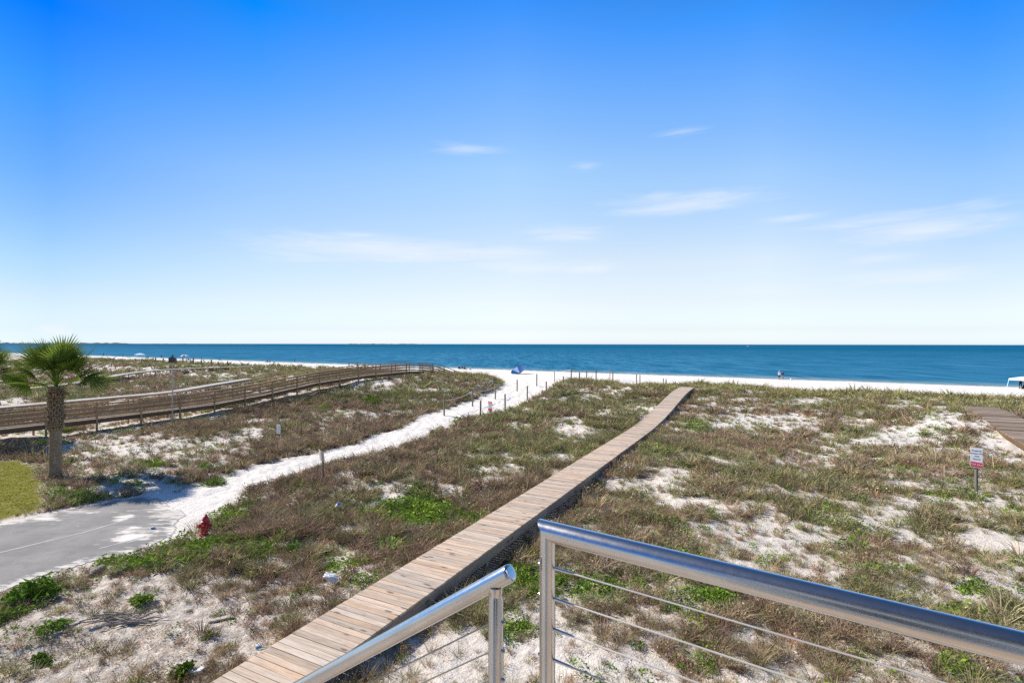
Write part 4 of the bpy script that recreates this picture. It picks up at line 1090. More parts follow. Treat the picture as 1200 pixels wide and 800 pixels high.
def umbrella(base, H, Rc, label, panels, tilt=0, tdir=0, depth=.35):
    t = thing('beach_umbrella', base, label, 'umbrella')
    mb = MB(); mb.tube([(0, 0, -.3), (0, 0, H * .72)], .025, 10); mb.build('pole', M['metal_grey'], t, True)
    q = Matrix.Rotation(tdir, 3, 'Z') @ Matrix.Rotation(tilt, 3, 'X'); c = Vector((0, 0, H * .72))
    mb = MB(); mb.tube([c, c + q @ Vector((0, 0, H * .28))], .022, 8); mb.build('upper_pole', M['metal_grey'], t, True)
    ap = c + q @ Vector((0, 0, H * .28)); mb = MB(); n = 8
    for k in range(n):
        mb.m = k % len(panels)
        rows = []
        for r in (0.02, .35, .7, 1.0):
            rows.append([ap + q @ Vector((Rc * r * math.cos(a), Rc * r * math.sin(a), -depth * Rc * (r ** 1.6))) for a in (2 * math.pi * k / n, 2 * math.pi * (k + .5) / n, 2 * math.pi * (k + 1) / n)])
        V = [v for rw in rows for v in rw]
        V += [v - (q @ Vector((0, 0, 1))) * .008 for v in V]; F = []
        for i in range(3):
            for j in range(2):
                F.append((i * 3 + j, i * 3 + 3 + j, i * 3 + 4 + j, i * 3 + 1 + j)); F.append((12 + i * 3 + j, 12 + i * 3 + 1 + j, 12 + i * 3 + 4 + j, 12 + i * 3 + 3 + j))
        mb.add(V, F)
    mb.build('canopy', [M[p] for p in panels], t)
    mb = MB(); 
    for k in range(n):
        a = 2 * math.pi * k / n; mb.tube([ap + q @ Vector((0, 0, -.03)), ap + q @ Vector((Rc * .98 * math.cos(a), Rc * .98 * math.sin(a), -depth * Rc - .012))], .008, 5)
    mb.build('ribs', M['metal_grey'], t)
    return t
def tent(base, w, l, He, Hr, label, rz=0):
    t = thing('canopy_tent', base, label, 'canopy tent', None, rz)
    for sx in (-1, 1):
        for sy in (-1, 1):
            mb = MB(); mb.tube([(sx * w * .57, sy * l * .57, -.1), (sx * w / 2, sy * l / 2, He)], .04, 8); mb.build('leg', M['tent_white'], t, True)
    mb = MB(); a, b = w / 2 + .05, l / 2 + .05; c = .45
    ring0 = [(-a, -b, He - .22), (a, -b, He - .22), (a, b, He - .22), (-a, b, He - .22)]; ring1 = [(-a, -b, He + .02), (a, -b, He + .02), (a, b, He + .02), (-a, b, He + .02)]
    ring2 = [(-a * c, -b * c, Hr - .12), (a * c, -b * c, Hr - .12), (a * c, b * c, Hr - .12), (-a * c, b * c, Hr - .12)]
    V = ring0 + ring1 + ring2 + [(0, 0, Hr)]; F = []
    for k in range(4):
        k2 = (k + 1) % 4; F += [(k, k2, 4 + k2, 4 + k), (4 + k, 4 + k2, 8 + k2, 8 + k), (8 + k, 8 + k2, 12)]
    mb.add(V, F); o = mb.build('canopy', M['tent_white'], t); s = o.modifiers.new('s', 'SOLIDIFY'); s.thickness = .012
    return t
def beach():
    def g(px, Y):
        x = (px - 600) / FPX * Y; return (x, Y, gz(x, Y))
    def shore(px, off):  # a point OFF metres landward of the waterline, in this direction
        dx = (px - 600) / FPX; Y = (118 - off) / (NX * dx + NY); return (dx * Y, Y, gz(dx * Y, Y))
    b = shore(913.3, 5.5); person(b, 'person in white top and black shorts standing at the water edge', 'white_cloth', 'black_cloth', 'stand', R(190), 'grey_hair', .3)
    b = shore(917.4, 4.8); person(b, 'person in dark blue top standing right of the person in white', 'navy_cloth', 'grey_cloth', 'stand', R(165), 'hair', 1.0)
    b = shore(927, 4); t = thing('bucket', b, 'small white bucket on the sand right of the standing couple', 'bucket'); mb = MB(); mb.lathe([(.13, 0), (.17, .34), (.18, .34), (.18, .36), (.15, .36), (.13, .05)], n=18); mb.build('pail', M['litter_white'], t, True)
    mb = MB(); mb.tube([(.17 * math.cos(a), 0, .34 + .16 * math.sin(a)) for a in np.linspace(0, math.pi, 9)], .008, 6); mb.build('bucket_handle', M['metal_grey'], t, True)
    # seated group beyond the railed walkway
    b = shore(538.6, 9); beach_chair(b, 'black and white beach chair, left of the seated group', 'black_cloth', R(170)); person(b, 'person in white seated in the left chair of the group', 'white_cloth', 'black_cloth', 'sit', R(170), 'grey_hair')
    b = shore(541.6, 6.5); beach_chair(b, 'dark teal beach chair in the middle of the seated group', 'teal_cloth', R(180)); person(b, 'person in dark teal seated in the middle of the group', 'teal_cloth', 'grey_cloth', 'sit', R(180))
    b = shore(545.0, 9.5); beach_chair(b, 'maroon beach chair, right of the seated group', 'maroon_cloth', R(150)); person(b, 'person in maroon seated in the right chair of the group', 'maroon_cloth', 'tan_cloth', 'sit', R(150))
    b = shore(551.3, 9); t = thing('cooler_box', b, 'small pale blue cooler box right of the seated group', 'cooler'); mb = MB(); mb.box((0, 0, .17), (.5, .34, .34)); mb.build('tub', M['light_blue_cloth'], t, bevel=.02); mb = MB(); mb.box((0, 0, .375), (.53, .37, .06)); mb.build('lid', M['paint_white'], t, bevel=.02)
    # group in front of the far sea (px 315)
    b = shore(311.3, 9); beach_chair(b, 'light blue beach chair left of the person in black on the far sand', 'light_blue_cloth', R(160))
    b = shore(316.3, 8); beach_chair(b, 'grey beach chair under the person in black on the far sand', 'grey_cloth', R(200)); person(b, 'person in black seated among chairs on the far sand', 'black_cloth', 'maroon_cloth', 'sit', R(200))
    b = shore(313.8, 8.6); beach_chair(b, 'dark blue beach chair between two others on the far sand', 'navy_cloth', R(185))
    b = shore(321.3, 9); t = thing('cooler_box', b, 'small grey cooler box right of the far sand group', 'cooler'); mb = MB(); mb.box((0, 0, .2), (.5, .4, .4)); mb.build('tub', M['grey_cloth'], t, bevel=.02); mb = MB(); mb.box((0, 0, .43), (.53, .43, .06)); mb.build('lid', M['paint_white'], t, bevel=.02)
    b = shore(345.4, 1.2); person(b, 'person in dark clothes standing in the shallows above the railed walkway', 'teal_cloth', 'navy_cloth', 'stand', R(150))
    # blue umbrella
    b = g(609.5, 116); t = thing('beach_umbrella', (b[0], b[1], b[2] + .12), 'open blue beach umbrella with a pale panel lying on the sand', 'umbrella')
    q = Matrix.Rotation(R(-24), 3, 'Y') @ Matrix.Rotation(R(20), 3, 'X'); pan = ['blue_canopy', 'blue_canopy', 'light_blue_canopy', 'blue_canopy', 'blue_canopy', 'blue_canopy', 'blue_canopy', 'blue_canopy']; mb = MB(); n = 8
    for k in range(n):
        mb.m = 1 if k == 2 else 0; V = []
        for r in (.02, .4, .75, 1.0):
            V += [q @ Vector((1.85 * r * math.cos(a), 1.85 * r * math.sin(a), 1.0 * r ** 1.15)) for a in (2 * math.pi * k / n, 2 * math.pi * (k + .5) / n, 2 * math.pi * (k + 1) / n)]
        nv = len(V); V += [v - (q @ Vector((0, 0, 1))) * .01 for v in V]; F = []
        for i in range(3):
            for j in range(2):
                F.append((i * 3 + j, i * 3 + 1 + j, i * 3 + 4 + j, i * 3 + 3 + j)); F.append((nv + i * 3 + j, nv + i * 3 + 3 + j, nv + i * 3 + 4 + j, nv + i * 3 + 1 + j))
        mb.add(V, F)
    mb.build('canopy', [M['blue_canopy'], M['light_blue_canopy']], t)
    mb = MB(); mb.tube([q @ Vector((0, 0, -.12)), q @ Vector((0, 0, 1.0))], .02, 8); mb.build('pole', M['metal_grey'], t, True)
    for k in range(n):
        a = 2 * math.pi * k / n; mb = MB(); mb.tube([q @ Vector((0, 0, .02)), q @ Vector((1.83 * math.cos(a), 1.83 * math.sin(a), 1.015))], .008, 5); mb.build('rib', M['metal_grey'], t)
    # far left
    b = shore(163.8, 9); tent(b, 3.2, 3.2, 1.7, 2.3, 'white canopy tent far along the left beach', R(20))
    b = shore(149.6, 8); beach_chair(b, 'dark lounge chair left of the far white tent', 'black_cloth', R(150)); b = shore(151.6, 8); beach_chair(b, 'grey lounge chair left of the far white tent', 'grey_cloth', R(190))
    b = shore(172, 9); beach_chair(b, 'navy beach chair right of the far white tent', 'navy_cloth', R(170)); b = shore(174, 8.5); beach_chair(b, 'black beach chair right of the far white tent', 'black_cloth', R(190))
    b = shore(121.3, 1.5); person(b, 'dark figure standing at the water near the palm crown', 'black_cloth', 'navy_cloth', 'stand', R(170), legs_skin=False)
    b = shore(143.7, 2); person(b, 'dark figure standing at the water left of the far tent', 'grey_cloth', 'black_cloth', 'stand', R(190))
    b = shore(189.2, 5); person(b, 'person in navy standing left of the birdhouse', 'navy_cloth', 'black_cloth', 'stand', R(200))
    b = shore(216.7, 13); umbrella(b, 2.3, 1.5, 'white and blue beach umbrella right of the birdhouse', ['white_cloth', 'white_cloth', 'light_blue_canopy', 'white_cloth', 'white_cloth', 'navy_cloth', 'white_cloth', 'light_blue_canopy'], R(8), R(30), .4)
    b = shore(219.2, 14); beach_chair(b, 'grey beach chair under the white and blue umbrella', 'grey_cloth', R(170)); b = shore(221.4, 14); beach_chair(b, 'black beach chair under the white and blue umbrella', 'black_cloth', R(190))
    b = shore(224, 26); beach_chair(b, 'grey beach chair nearer than the white and blue umbrella', 'grey_cloth', R(160)); person(b, 'person in black seated nearer than the white and blue umbrella', 'black_cloth', 'grey_cloth', 'sit', R(160))
    b = shore(226, 26); person(b, 'person in purple seated on the sand near the far umbrella', 'maroon_cloth', 'navy_cloth', 'sit', R(190), seat=.02)
    b = shore(236.3, 17); person(b, 'person in navy standing on the beach right of the far umbrella', 'navy_cloth', 'grey_cloth', 'stand', R(150)); b = shore(239, 16); beach_chair(b, 'pale blue chair beside the standing person in navy', 'light_blue_cloth', R(190))
    b = shore(257.2, 5); person(b, 'person in black at the water between two crest posts', 'black_cloth', 'navy_cloth', 'sit', R(170), seat=.05)
    # tent at the right edge
    b = g(1207, 79); tent(b, 3.6, 3.0, 1.62, 2.05, 'pale blue canopy tent on the sand at the right edge', R(8))
    b = g(1196, 80); person(b, 'person in black standing under the pale tent', 'black_cloth', 'black_cloth', 'stand', R(120), legs_skin=False)
    b = g(1198, 78.6); beach_chair(b, 'black beach chair under the pale tent', 'black_cloth', R(170)); b = g(1203, 78.4); beach_chair(b, 'tan beach chair under the pale tent', 'tan_cloth', R(200))
    # motor boat near the horizon
    d = 1500.; x = (877 - 600) / FPX * d; t = thing('motor_boat', (x, d, SEA), 'tiny white motor boat near the horizon', 'boat', None, R(185))
    mb = MB(); V = []
    for xx, ww in ((-4.5, 1.2), (0, 1.5), (3, 1.1), (5.5, .1)): V += [(xx, -ww, 1.5 + max(0, xx) * .08), (xx, ww, 1.5 + max(0, xx) * .08), (xx, ww * .6, -.4), (xx, -ww * .6, -.4)]
    F = [(0, 1, 2, 3), (12, 15, 14, 13)]
    for i in range(3):
        for k in range(4): F.append((i * 4 + k, i * 4 + 4 + k, i * 4 + 4 + (k + 1) % 4, i * 4 + (k + 1) % 4))
    mb.add(V, F); mb.build('hull', M['hull'], t)
    mb = MB(); mb.box((.2, 0, 2.0), (2.6, 1.8, 1.0)); mb.build('cabin', M['hull'], t, bevel=.1)
    mb = MB(); mb.box((0, 0, 3.1), (2.8, 2.0, .1)); mb.tube([(-1.2, -.9, 2.4), (-1.2, -.9, 3.1)], .05, 6); mb.tube([(1.2, .9, 2.4), (1.2, .9, 3.1)], .05, 6); mb.build('hardtop', M['hull'], t)
    V = []; F = []
    for i in range(14):
        k = i / 13; w = 1.2 + 3 * k; V += [(-4.6 - 26 * k, -w, .25 * (1 - k) + .08), (-4.6 - 26 * k, w, .25 * (1 - k) + .08)]
        if i: F.append((2 * i - 2, 2 * i - 1, 2 * i + 1, 2 * i))
    raw_mesh('wake', V, F, M['foam'], t)

# ---------------------------------------------------------------- bushes, driftwood, litter
def small_things():
    rs = np.random.default_rng(9)
    def bush(px, py, wpx, hpx, label, P=LEAF, size=.03, n=520):
        b = at(px, py); k = b[1] / FPX; rad = wpx * k / 2; h = hpx * k
        t = thing('green_bush', b, label, 'bush', 'green bushes on the sand')
        V, T, q = leaf_clump(rs, n, h, rad, size); col = P[rs.integers(0, len(P))]
        th = np.arctan2(V[:, 1], V[:, 0]); lump = 1 + .28 * np.sin(th * 3 + rs.uniform(0, 6)) + .22 * np.sin(th * 7 + rs.uniform(0, 6)) + .12 * np.sin(th * 13 + rs.uniform(0, 6))
        stray = np.repeat(np.where(rs.uniform(0, 1, len(V) // 4) < .14, rs.uniform(1.1, 1.7, len(V) // 4), 1.), 4); V[:, :2] *= (lump * stray)[:, None]; V[:, 2] *= .75 + .45 * np.sin(th * 2 + V[:, 0] * 9 + rs.uniform(0, 6)) ** 2
        C = np.concatenate([col[None] * (.65 + .8 * q[:, None]), np.ones((len(q), 1))], 1)
        raw_mesh('foliage', V, T.tolist(), M['plant'], t, {'tint': ('FLOAT_COLOR', C)})
        V2, T2, q2 = twig_shrub(rs, 36, h * .8, rad * .8, .012); C2 = np.tile([.14, .11, .07, 1], (len(V2), 1))
        raw_mesh('stems', V2, T2.tolist(), M['plant'], t, {'tint': ('FLOAT_COLOR', C2)})
    bush(42, 700, 44, 22, 'wide deep green bush at the near road edge', LEAF * 1.05, .045, 900)
    bush(12, 722, 26, 9, 'flat olive bush at the left edge below the road', LEAF * .95, .035, 360)
    bush(60, 737, 30, 10, 'low light green plant on open sand below the deep green bush', LEAF * 1.1, .03, 320)
    bush(166, 706, 20, 11, 'round bright green bush above the driftwood', LEAF * 1.25, .028, 520)
    bush(253, 568, 20, 10, 'round green bush beside the sandy path junction', LEAF * .9, .035, 420)
    bush(214, 793, 22, 16, 'yellow green bush at the bottom left of the near boardwalk', LEAF * np.array([1.25, 1.15, 1]), .028, 520)
    bush(97, 588, 34, 11, 'green bush under the palm shadow', LEAF * .9, .04, 500)
    bush(46, 772, 12, 8, 'small green plant alone on sand at bottom left', LEAF, .026, 220)
    bush(50, 781, 18, 8, 'small spreading plant beside the lone green plant', LEAF, .026, 220)
    bush(345, 648, 22, 14, 'bright green bush among brown scrub left of the boardwalk', LEAF * 1.15, .03, 460)
    bush(435, 474, 22, 12, 'green bush on the dune below the railed boardwalk', LEAF * .8, .05, 380)
    def logobj(pts, r, label):
        b = at(*pts[0]); o = Vector(b); q = []
        for p in pts: v = Vector(at(*p)) - o; v.z += r[0] * .25; q.append(v)
        m = 14; R0 = r; P0 = q; q = []; r = []
        for i in range(m + 1):
            f = i / m * (len(P0) - 1); k = min(int(f), len(P0) - 2); w = f - k; q.append(P0[k].lerp(P0[k + 1], w) + Vector((random.uniform(-1, 1), random.uniform(-1, 1), random.uniform(-1, 1))) * R0[0] * .16); r.append((R0[k] * (1 - w) + R0[k + 1] * w) * random.uniform(.7, 1.1) * (.6 if i in (0, m) else 1))
        t = thing('driftwood', b, label, 'driftwood', 'driftwood pieces on the sand')
        mb = MB(); mb.tube(q, r, 9); mb.build('log', M['driftwood'], t, True); return t, q
    logobj([(107, 676), (113, 672), (121, 665)], [.10, .13, .08], 'short grey stump of driftwood near the road edge')
    logobj([(136, 674), (148, 668), (164, 660)], [.07, .09, .05], 'grey driftwood log half buried beside green plants')
    t, q = logobj([(104, 738), (118, 734), (132, 730)], [.014, .022, .016], 'thin pale branch lying on the near sand')
    b = at(150, 727); t = thing('driftwood', b, 'tangled pile of grey branches on the near sand', 'driftwood', 'driftwood pieces on the sand')
    mb = MB()
    for k in range(22):
        a = R(18) + random.uniform(-.6, .6); L = random.uniform(.35, .9); c = Vector((random.uniform(-.45, .45), random.uniform(-.16, .16), 0)); d = Vector((math.cos(a), math.sin(a), random.uniform(-.06, .08)))
        P = [c + d * L * s + Vector((0, random.uniform(-.04, .04), 0)) for s in (-.5, -.15, .2, .5)]
        for p in P: p.z = gz(p.x + b[0], p.y + b[1]) - b[2] + random.uniform(.01, .1)
        mb.tube(P, [q * random.uniform(.4, 1.0) for q in (.020, .018, .012, .005)], 6)
    mb.build('branches', M['driftwood'], t, True)
    # litter
    b = at(388, 686); t = thing('plastic_bag', b, 'crumpled white plastic bag on the scrub left of the boardwalk', 'litter'); bm = bmesh.new(); bmesh.ops.create_icosphere(bm, subdivisions=4, radius=1)
    for v in bm.verts:
        c = v.co; f = 1 + .45 * (float(fbm(np.array([c.x * 1.7 + 5]), np.array([c.y * 1.7 + c.z * 2.1]), 1.0, 3, 3)[0]) - .5) * 2; c *= f; v.co = Vector((c.x * .16, c.y * .10, c.z * .085 + .16 + .07 * max(0, -c.x)))
    me = bpy.data.meshes.new('film'); bm.to_mesh(me); bm.free(); me.materials.append(M['litter_white']); o = bpy.data.objects.new('film', me); COL.objects.link(o); o.parent = t
    b = at(394.5, 604); t = thing('paper_cup', b, 'white paper cup lying on brown scrub above the plastic bag', 'litter'); mb = MB(); ax = Vector((.6, -.5, .6)).normalized()
    mb.lathe([(.05, 0), (.072, .2), (.077, .2), (.077, .215), (.06, .215), (.045, .01)], (0, 0, .28), 14, axis=ax); mb.build('cup', M['litter_white'], t, True)
    b = at(300.5, 760.5); t = thing('bottle', b, 'small blue plastic bottle on sand beside the near boardwalk', 'litter'); mb = MB(); mb.lathe([(.022, 0), (.025, .01), (.025, .07), (.012, .09), (.012, .105)], (0, 0, .03), 14, axis=(1, .25, .05)); mb.build('shell', M['litter_blue'], t, True)
    mb = MB(); mb.lathe([(.014, 0), (.014, .014)], Vector((0, 0, .03)) + Vector((1, .25, .05)).normalized() * .107, 12, axis=(1, .25, .05)); mb.build('cap', M['litter_white'], t, True)
    b = at(229, 790); t = thing('crushed_carton', b, 'crushed white carton beside the yellow green bush', 'litter'); mb = MB(); mb.obox((0, 0, .05), (1, .35, .05), (-.35, 1, 0), (0, -.05, 1), .12, .055, .03); mb.obox((.08, .05, .075), (1, -.3, .3), (.3, 1, 0), (-.3, 0, 1), .07, .05, .012); mb.build('carton', M['litter_white'], t, bevel=.008)
    b = at(179.5, 620.5); t = thing('crushed_can', (b[0], b[1], .02), 'crushed blue can lying on the road', 'litter'); mb = MB(); mb.lathe([(.05, 0), (.055, .015), (.05, .08), (.056, .16), (.045, .2)], (-.09, 0, .045), 12, axis=(1, .15, 0)); mb.V = [(v[0]*.55, v[1]*.55, v[2]*.55) for v in mb.V]; mb.build('can', M['litter_blue'], t, True)
    b = at(258, 727); t = thing('bleached_board', b, 'pale flat board lying on the sand right of the driftwood pile', 'board'); mb = MB(); mb.obox((0, 0, .04), (1, .45, .04), (-.45, 1, 0), (0, 0, 1), .19, .05, .015); mb.build('plank', M['deck_pale'], t)

# ---------------------------------------------------------------- sea, far shore
def sea():
    ang = np.linspace(-R(100), R(100), 220); rr = np.concatenate([np.geomspace(60, 1500, 90), np.geomspace(1700, 60000, 24)])
    rg, ag = np.meshgrid(rr, ang, indexing='ij'); X = (rg * np.sin(ag)).ravel(); Y = (rg * np.cos(ag)).ravel(); na = len(ang)
    i = np.arange(len(rr) - 1)[:, None] * na; j = np.arange(na - 1)[None, :]
    F = np.stack([i + j, i + j + 1, i + na + j + 1, i + na + j], -1).reshape(-1, 4)[:, ::-1]
    u = ucoord(X, Y)
    o = raw_mesh('sea', np.stack([X, Y, X * 0 + SEA], 1), F.tolist(), M['water'], None,
                 {'offshore': ('FLOAT', sstep(125, 420, u) * .5 + sstep(420, 1000, u) * .5), 'shallow': ('FLOAT', 1 - sstep(119, 130, u))}, True)
    tag(o, 'blue green sea reaching to the horizon', 'sea', kind='structure')
    # thin wooded shore on the horizon
    V, F = [], []
    def strip(px0, px1, d, hmax, n, s):
        for k in range(n):
            for q in (0, 1):
                px = px0 + (px1 - px0) * (k + q) / n
                x = (px - 600) / FPX * d; h = hmax * (.35 + .65 * float(fbm(np.array([px * .35]), np.array([s * 9.]), 1.0, 3, 7)[0])) * min(1, (k + q) / 3., (n - k - q) / 3. + .2)
                V.extend([(x, d, SEA - 1), (x, d + 60, SEA - 1), (x, d + 30, SEA + h)])
            b = len(V) - 6; F.extend([(b, b + 3, b + 5, b + 2), (b + 1, b + 2, b + 5, b + 4)])
    strip(-90, 150, 4200, 17, 90, 1); strip(150, 300, 5200, 9, 50, 2); strip(400, 500, 5200, 12, 40, 3)
    o = raw_mesh('far_treeline', V, F, M['treeline'], None)
    tag(o, 'dark thin line of wooded far shore on the horizon', 'treeline', kind='stuff')

# ---------------------------------------------------------------- light, sky, camera
SUN_DIR = Vector((-4.7, 1.8, 4.25)).normalized()   # towards the sun
def lights():
    L = bpy.data.lights.new('sun', 'SUN'); L.energy = 5.0; L.angle = R(.53); L.color = (1, .935, .84)
    o = bpy.data.objects.new('sun', L); COL.objects.link(o); o.rotation_euler = SUN_DIR.to_track_quat('Z', 'Y').to_euler(); o.location = (-30, 10, 40)
    w = bpy.data.worlds.new('World'); SC.world = w; w.use_nodes = True; t = w.node_tree; n = t.nodes; l = t.links
    bg = n['Background']; sky = n.new('ShaderNodeTexSky'); sky.sky_type = 'NISHITA'; sky.sun_disc = False
    sky.sun_elevation = math.asin(SUN_DIR.z); sky.sun_rotation = math.atan2(SUN_DIR.x, SUN_DIR.y); sky.altitude = 0; sky.air_density = 1.0; sky.dust_density = .6; sky.ozone_density = 2.0
    tc = n.new('ShaderNodeTexCoord'); nv = n.new('ShaderNodeVectorMath'); nv.operation = 'NORMALIZE'; l.new(tc.outputs['Generated'], nv.inputs[0]); D = nv.outputs[0]
    sep = n.new('ShaderNodeSeparateXYZ'); l.new(D, sep.inputs[0])
    def mth(op, a, b=None, clamp=False):
        q = n.new('ShaderNodeMath'); q.operation = op; q.use_clamp = clamp
        for i, v in enumerate((a, b)):
            if v is None: continue
            if isinstance(v, (int, float)): q.inputs[i].default_value = v
            else: l.new(v, q.inputs[i])
        return q.outputs[0]
    def mixc(f, a, b, mode='MIX'):
        q = n.new('ShaderNodeMix'); q.data_type = 'RGBA'; q.blend_type = mode
        for i, v in ((0, f), (6, a), (7, b)):
            if isinstance(v, (int, float)): q.inputs[i].default_value = v
            elif isinstance(v, tuple): q.inputs[i].default_value = v + (1,)
            else: l.new(v, q.inputs[i])
        return q.outputs[2]
    # colour grade of the clear sky by elevation
    # thin high clouds, each at its own bearing
    az = n.new('ShaderNodeMath'); az.operation = 'ARCTAN2'; l.new(sep.outputs[0], az.inputs[0]); l.new(sep.outputs[1], az.inputs[1]); az = az.outputs[0]
    el = mth('ARCSINE', sep.outputs[2])
    up = mth('MAXIMUM', sep.outputs[2], 0.0); rp = []
    for S in SKY:
        ramp = n.new('ShaderNodeValToRGB'); l.new(up, ramp.inputs[0]); e = ramp.color_ramp.elements
        e[0].position = S[0][0]; e[0].color = tuple(v / 4 for v in S[0][1]) + (1,); e[1].position = S[-1][0]; e[1].color = tuple(v / 4 for v in S[-1][1]) + (1,)
        for p, c in S[1:-1]:
            q = e.new(p); q.color = tuple(v / 4 for v in c) + (1,)
        rp.append(ramp.outputs[0])
    def ss(a, b):
        q = n.new('ShaderNodeMapRange'); q.interpolation_type = 'LINEAR'; l.new(az, q.inputs[0]); q.inputs[1].default_value = a; q.inputs[2].default_value = b; return q.outputs[0]
    gr = rp[0]; bear = (-42., -26.565, 0., 26.565, 42.)
    for k in range(1, 5): gr = mixc(ss(R(bear[k - 1]), R(bear[k])), gr, rp[k])
    gr = mixc(1.0, gr, (4., 4., 4.), 'MULTIPLY')
    clear = mixc(1.0, sky.outputs[0], gr, 'MULTIPLY')
    cmb = n.new('ShaderNodeCombineXYZ'); l.new(az, cmb.inputs[0]); l.new(el, cmb.inputs[1])
    sc = n.new('ShaderNodeVectorMath'); sc.operation = 'MULTIPLY'; l.new(cmb.outputs[0], sc.inputs[0]); sc.inputs[1].default_value = (7, 58, 1)
    nz = n.new('ShaderNodeTexNoise'); nz.inputs['Scale'].default_value = 1.0; nz.inputs['Detail'].default_value = 7; nz.inputs['Roughness'].default_value = .66; nz.inputs['Distortion'].default_value = 1.1; l.new(sc.outputs[0], nz.inputs['Vector'])
    tot = None
    for px, py, rx, ry, s in CLOUDS:
        x = px - 600; a0 = math.atan2(x, FPX); e0 = math.atan2(403 - py, math.hypot(FPX, x)); ra = rx / FPX * math.cos(a0) ** 2; re = ry / FPX * math.cos(a0)
        dx = mth('DIVIDE', mth('SUBTRACT', az, a0), ra); dy = mth('DIVIDE', mth('SUBTRACT', el, e0), re)
        d = mth('SQRT', mth('ADD', mth('MULTIPLY', dx, dx), mth('MULTIPLY', dy, dy)))
        v = mth('MULTIPLY', mth('SUBTRACT', 1.0, d, True), s)
        tot = v if tot is None else mth('MAXIMUM', tot, v)
    f = mth('MULTIPLY', mth('SUBTRACT', mth('ADD', tot, nz.outputs['Fac']), .60), 1.5, True)
    f = mth('MULTIPLY', f, mth('MINIMUM', mth('MULTIPLY', tot, 2.0), .62), True)
    col = mixc(f, clear, CLOUD_COL)
    l.new(col, bg.inputs[0]); bg.inputs[1].default_value = .0758
CLOUDS = [(440, 292, 215, 24, .72), (560, 296, 130, 13, .62), (420, 276, 60, 8, .5), (800, 238, 150, 19, .64), (770, 232, 70, 12, .52), (665, 273, 80, 17, .55), (690, 314, 55, 11, .6), (545, 175, 70, 11, .40), (797, 154, 55, 8, .38), (685, 195, 35, 10, .36),
          (1085, 268, 150, 24, .72), (1040, 255, 180, 14, .52), (1070, 322, 150, 16, .58), (1030, 302, 80, 12, .45), (1140, 240, 70, 14, .46), (62, 388, 34, 14, .72), (620, 312, 160, 13, .5), (890, 340, 80, 11, .4), (930, 255, 60, 8, .4), (350, 300, 120, 20, .45)]
CLOUD_COL = (9.3, 9.55, 10.0)
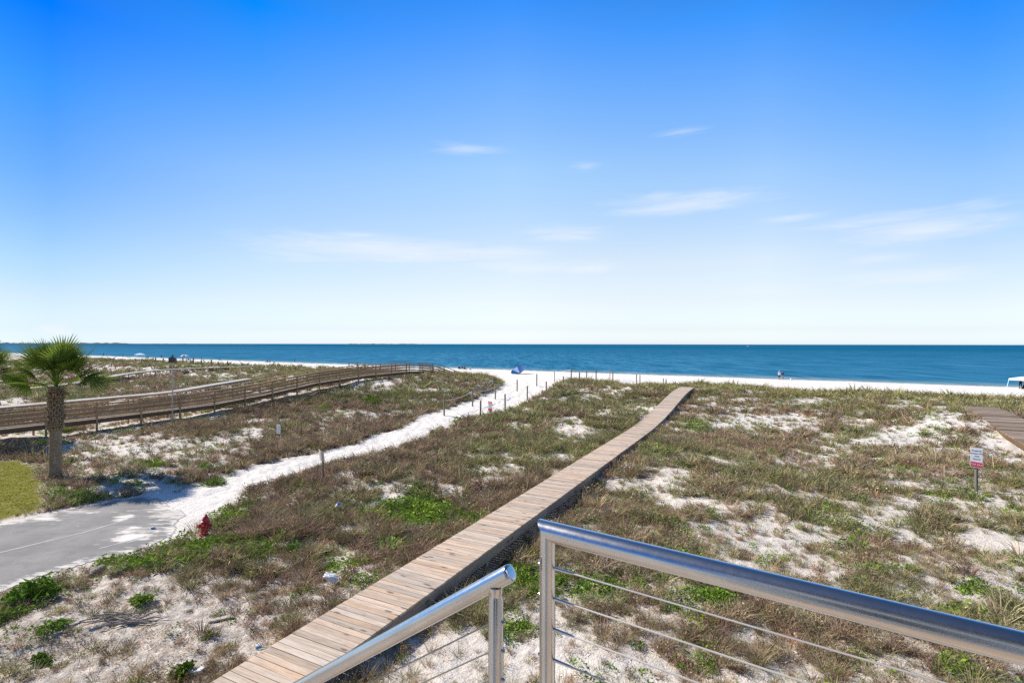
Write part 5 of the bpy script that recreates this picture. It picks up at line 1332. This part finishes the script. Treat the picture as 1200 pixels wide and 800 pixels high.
# grade of the clear sky against sin(elevation), at five bearings from 42 degrees left to 42 degrees right of straight out to sea
SKY = [[(0.0, (0.824, 1.175, 1.928)), (0.004, (0.824, 1.175, 1.928)), (0.022, (0.764, 0.981, 1.523)), (0.066, (0.808, 0.907, 1.154)), (0.127, (0.698, 0.887, 1.088)), (0.244, (0.373, 0.75, 1.206)), (0.351, (0.129, 0.652, 1.354)), (0.443, (0.0, 0.447, 1.492)), (0.533, (0.1, 0.368, 0.995)), (0.643, (0.42, 0.62, 0.95)), (1.0, (0.70, 0.78, 0.92))],
       [(0.0, (1.155, 1.498, 2.284)), (0.004, (1.155, 1.498, 2.284)), (0.027, (1.039, 1.216, 1.709)), (0.079, (1.232, 1.192, 1.293)), (0.152, (1.275, 1.263, 1.264)), (0.29, (0.973, 1.265, 1.493)), (0.412, (0.368, 1.037, 1.722)), (0.511, (0.007, 0.817, 1.91)), (0.601, (0.104, 0.59, 1.246)), (0.711, (0.42, 0.62, 0.95)), (1.0, (0.70, 0.78, 0.92))],
       [(0.0, (1.837, 2.138, 3.011)), (0.005, (1.837, 2.138, 3.011)), (0.03, (1.607, 1.678, 2.17)), (0.088, (1.981, 1.699, 1.656)), (0.169, (2.31, 1.906, 1.683)), (0.32, (1.969, 2.133, 2.053)), (0.451, (1.125, 1.821, 2.395)), (0.554, (0.336, 1.416, 2.639)), (0.644, (0.302, 0.95, 1.683)), (0.754, (0.42, 0.62, 0.95)), (1.0, (0.70, 0.78, 0.92))],
       [(0.0, (2.094, 2.404, 3.318)), (0.004, (2.094, 2.404, 3.318)), (0.027, (1.784, 1.888, 2.44)), (0.079, (2.135, 1.841, 1.86)), (0.152, (2.629, 2.138, 1.879)), (0.29, (2.22, 2.352, 2.359)), (0.412, (1.314, 2.131, 2.826)), (0.511, (0.394, 1.768, 3.17)), (0.601, (0.336, 1.161, 2.002)), (0.711, (0.42, 0.62, 0.95)), (1.0, (0.70, 0.78, 0.92))],
       [(0.0, (2.014, 2.314, 3.166)), (0.004, (2.014, 2.314, 3.166)), (0.022, (1.677, 1.82, 2.433)), (0.066, (1.851, 1.688, 1.846)), (0.127, (1.979, 1.776, 1.789)), (0.244, (1.629, 1.937, 2.18)), (0.351, (0.836, 1.836, 2.662)), (0.443, (0.234, 1.55, 3.083)), (0.533, (0.24, 1.03, 1.95)), (0.643, (0.42, 0.62, 0.95)), (1.0, (0.70, 0.78, 0.92))]]
def camera():
    c = bpy.data.cameras.new('camera'); c.sensor_width = 36; c.lens = 18; c.clip_start = .05; c.clip_end = 100000; c.shift_y = 3.1 / 1200
    o = bpy.data.objects.new('camera', c); COL.objects.link(o); o.location = (0, 0, CAM)
    o.rotation_euler = (Matrix.Rotation(R(90), 3, 'X') @ Matrix.Rotation(.0015, 3, 'Z')).to_euler()
    SC.camera = o
    v = SC.view_settings; v.view_transform = 'Standard'; v.look = 'None'; v.exposure = 0.4; v.gamma = 1; v.use_curve_mapping = False
    SC.display_settings.display_device = 'sRGB'
    SC.cycles.max_bounces = 6; SC.cycles.diffuse_bounces = 3; SC.cycles.glossy_bounces = 3; SC.cycles.transmission_bounces = 3
    SC.cycles.use_denoising = False

boardwalks()
build_ground(); build_road(); rails(); house()
def pb(px, Y): return ((px - 600) / FPX * Y, Y)
x, y, z = at(65, 561); palm((x, y, z), 3.66, 1.78, 'palm with full green fan crown and rough trunk beside the lawn', 4, (-.05, .1))
x, y = pb(-25, 27.5); palm((x, y, gz(x, y)), 3.5, 2.0, 'second palm, only the drooping frond tips showing at the left edge', 8)
hydrant(); signs(); posts(); beach(); small_things(); plants(); sea(); lights(); camera()
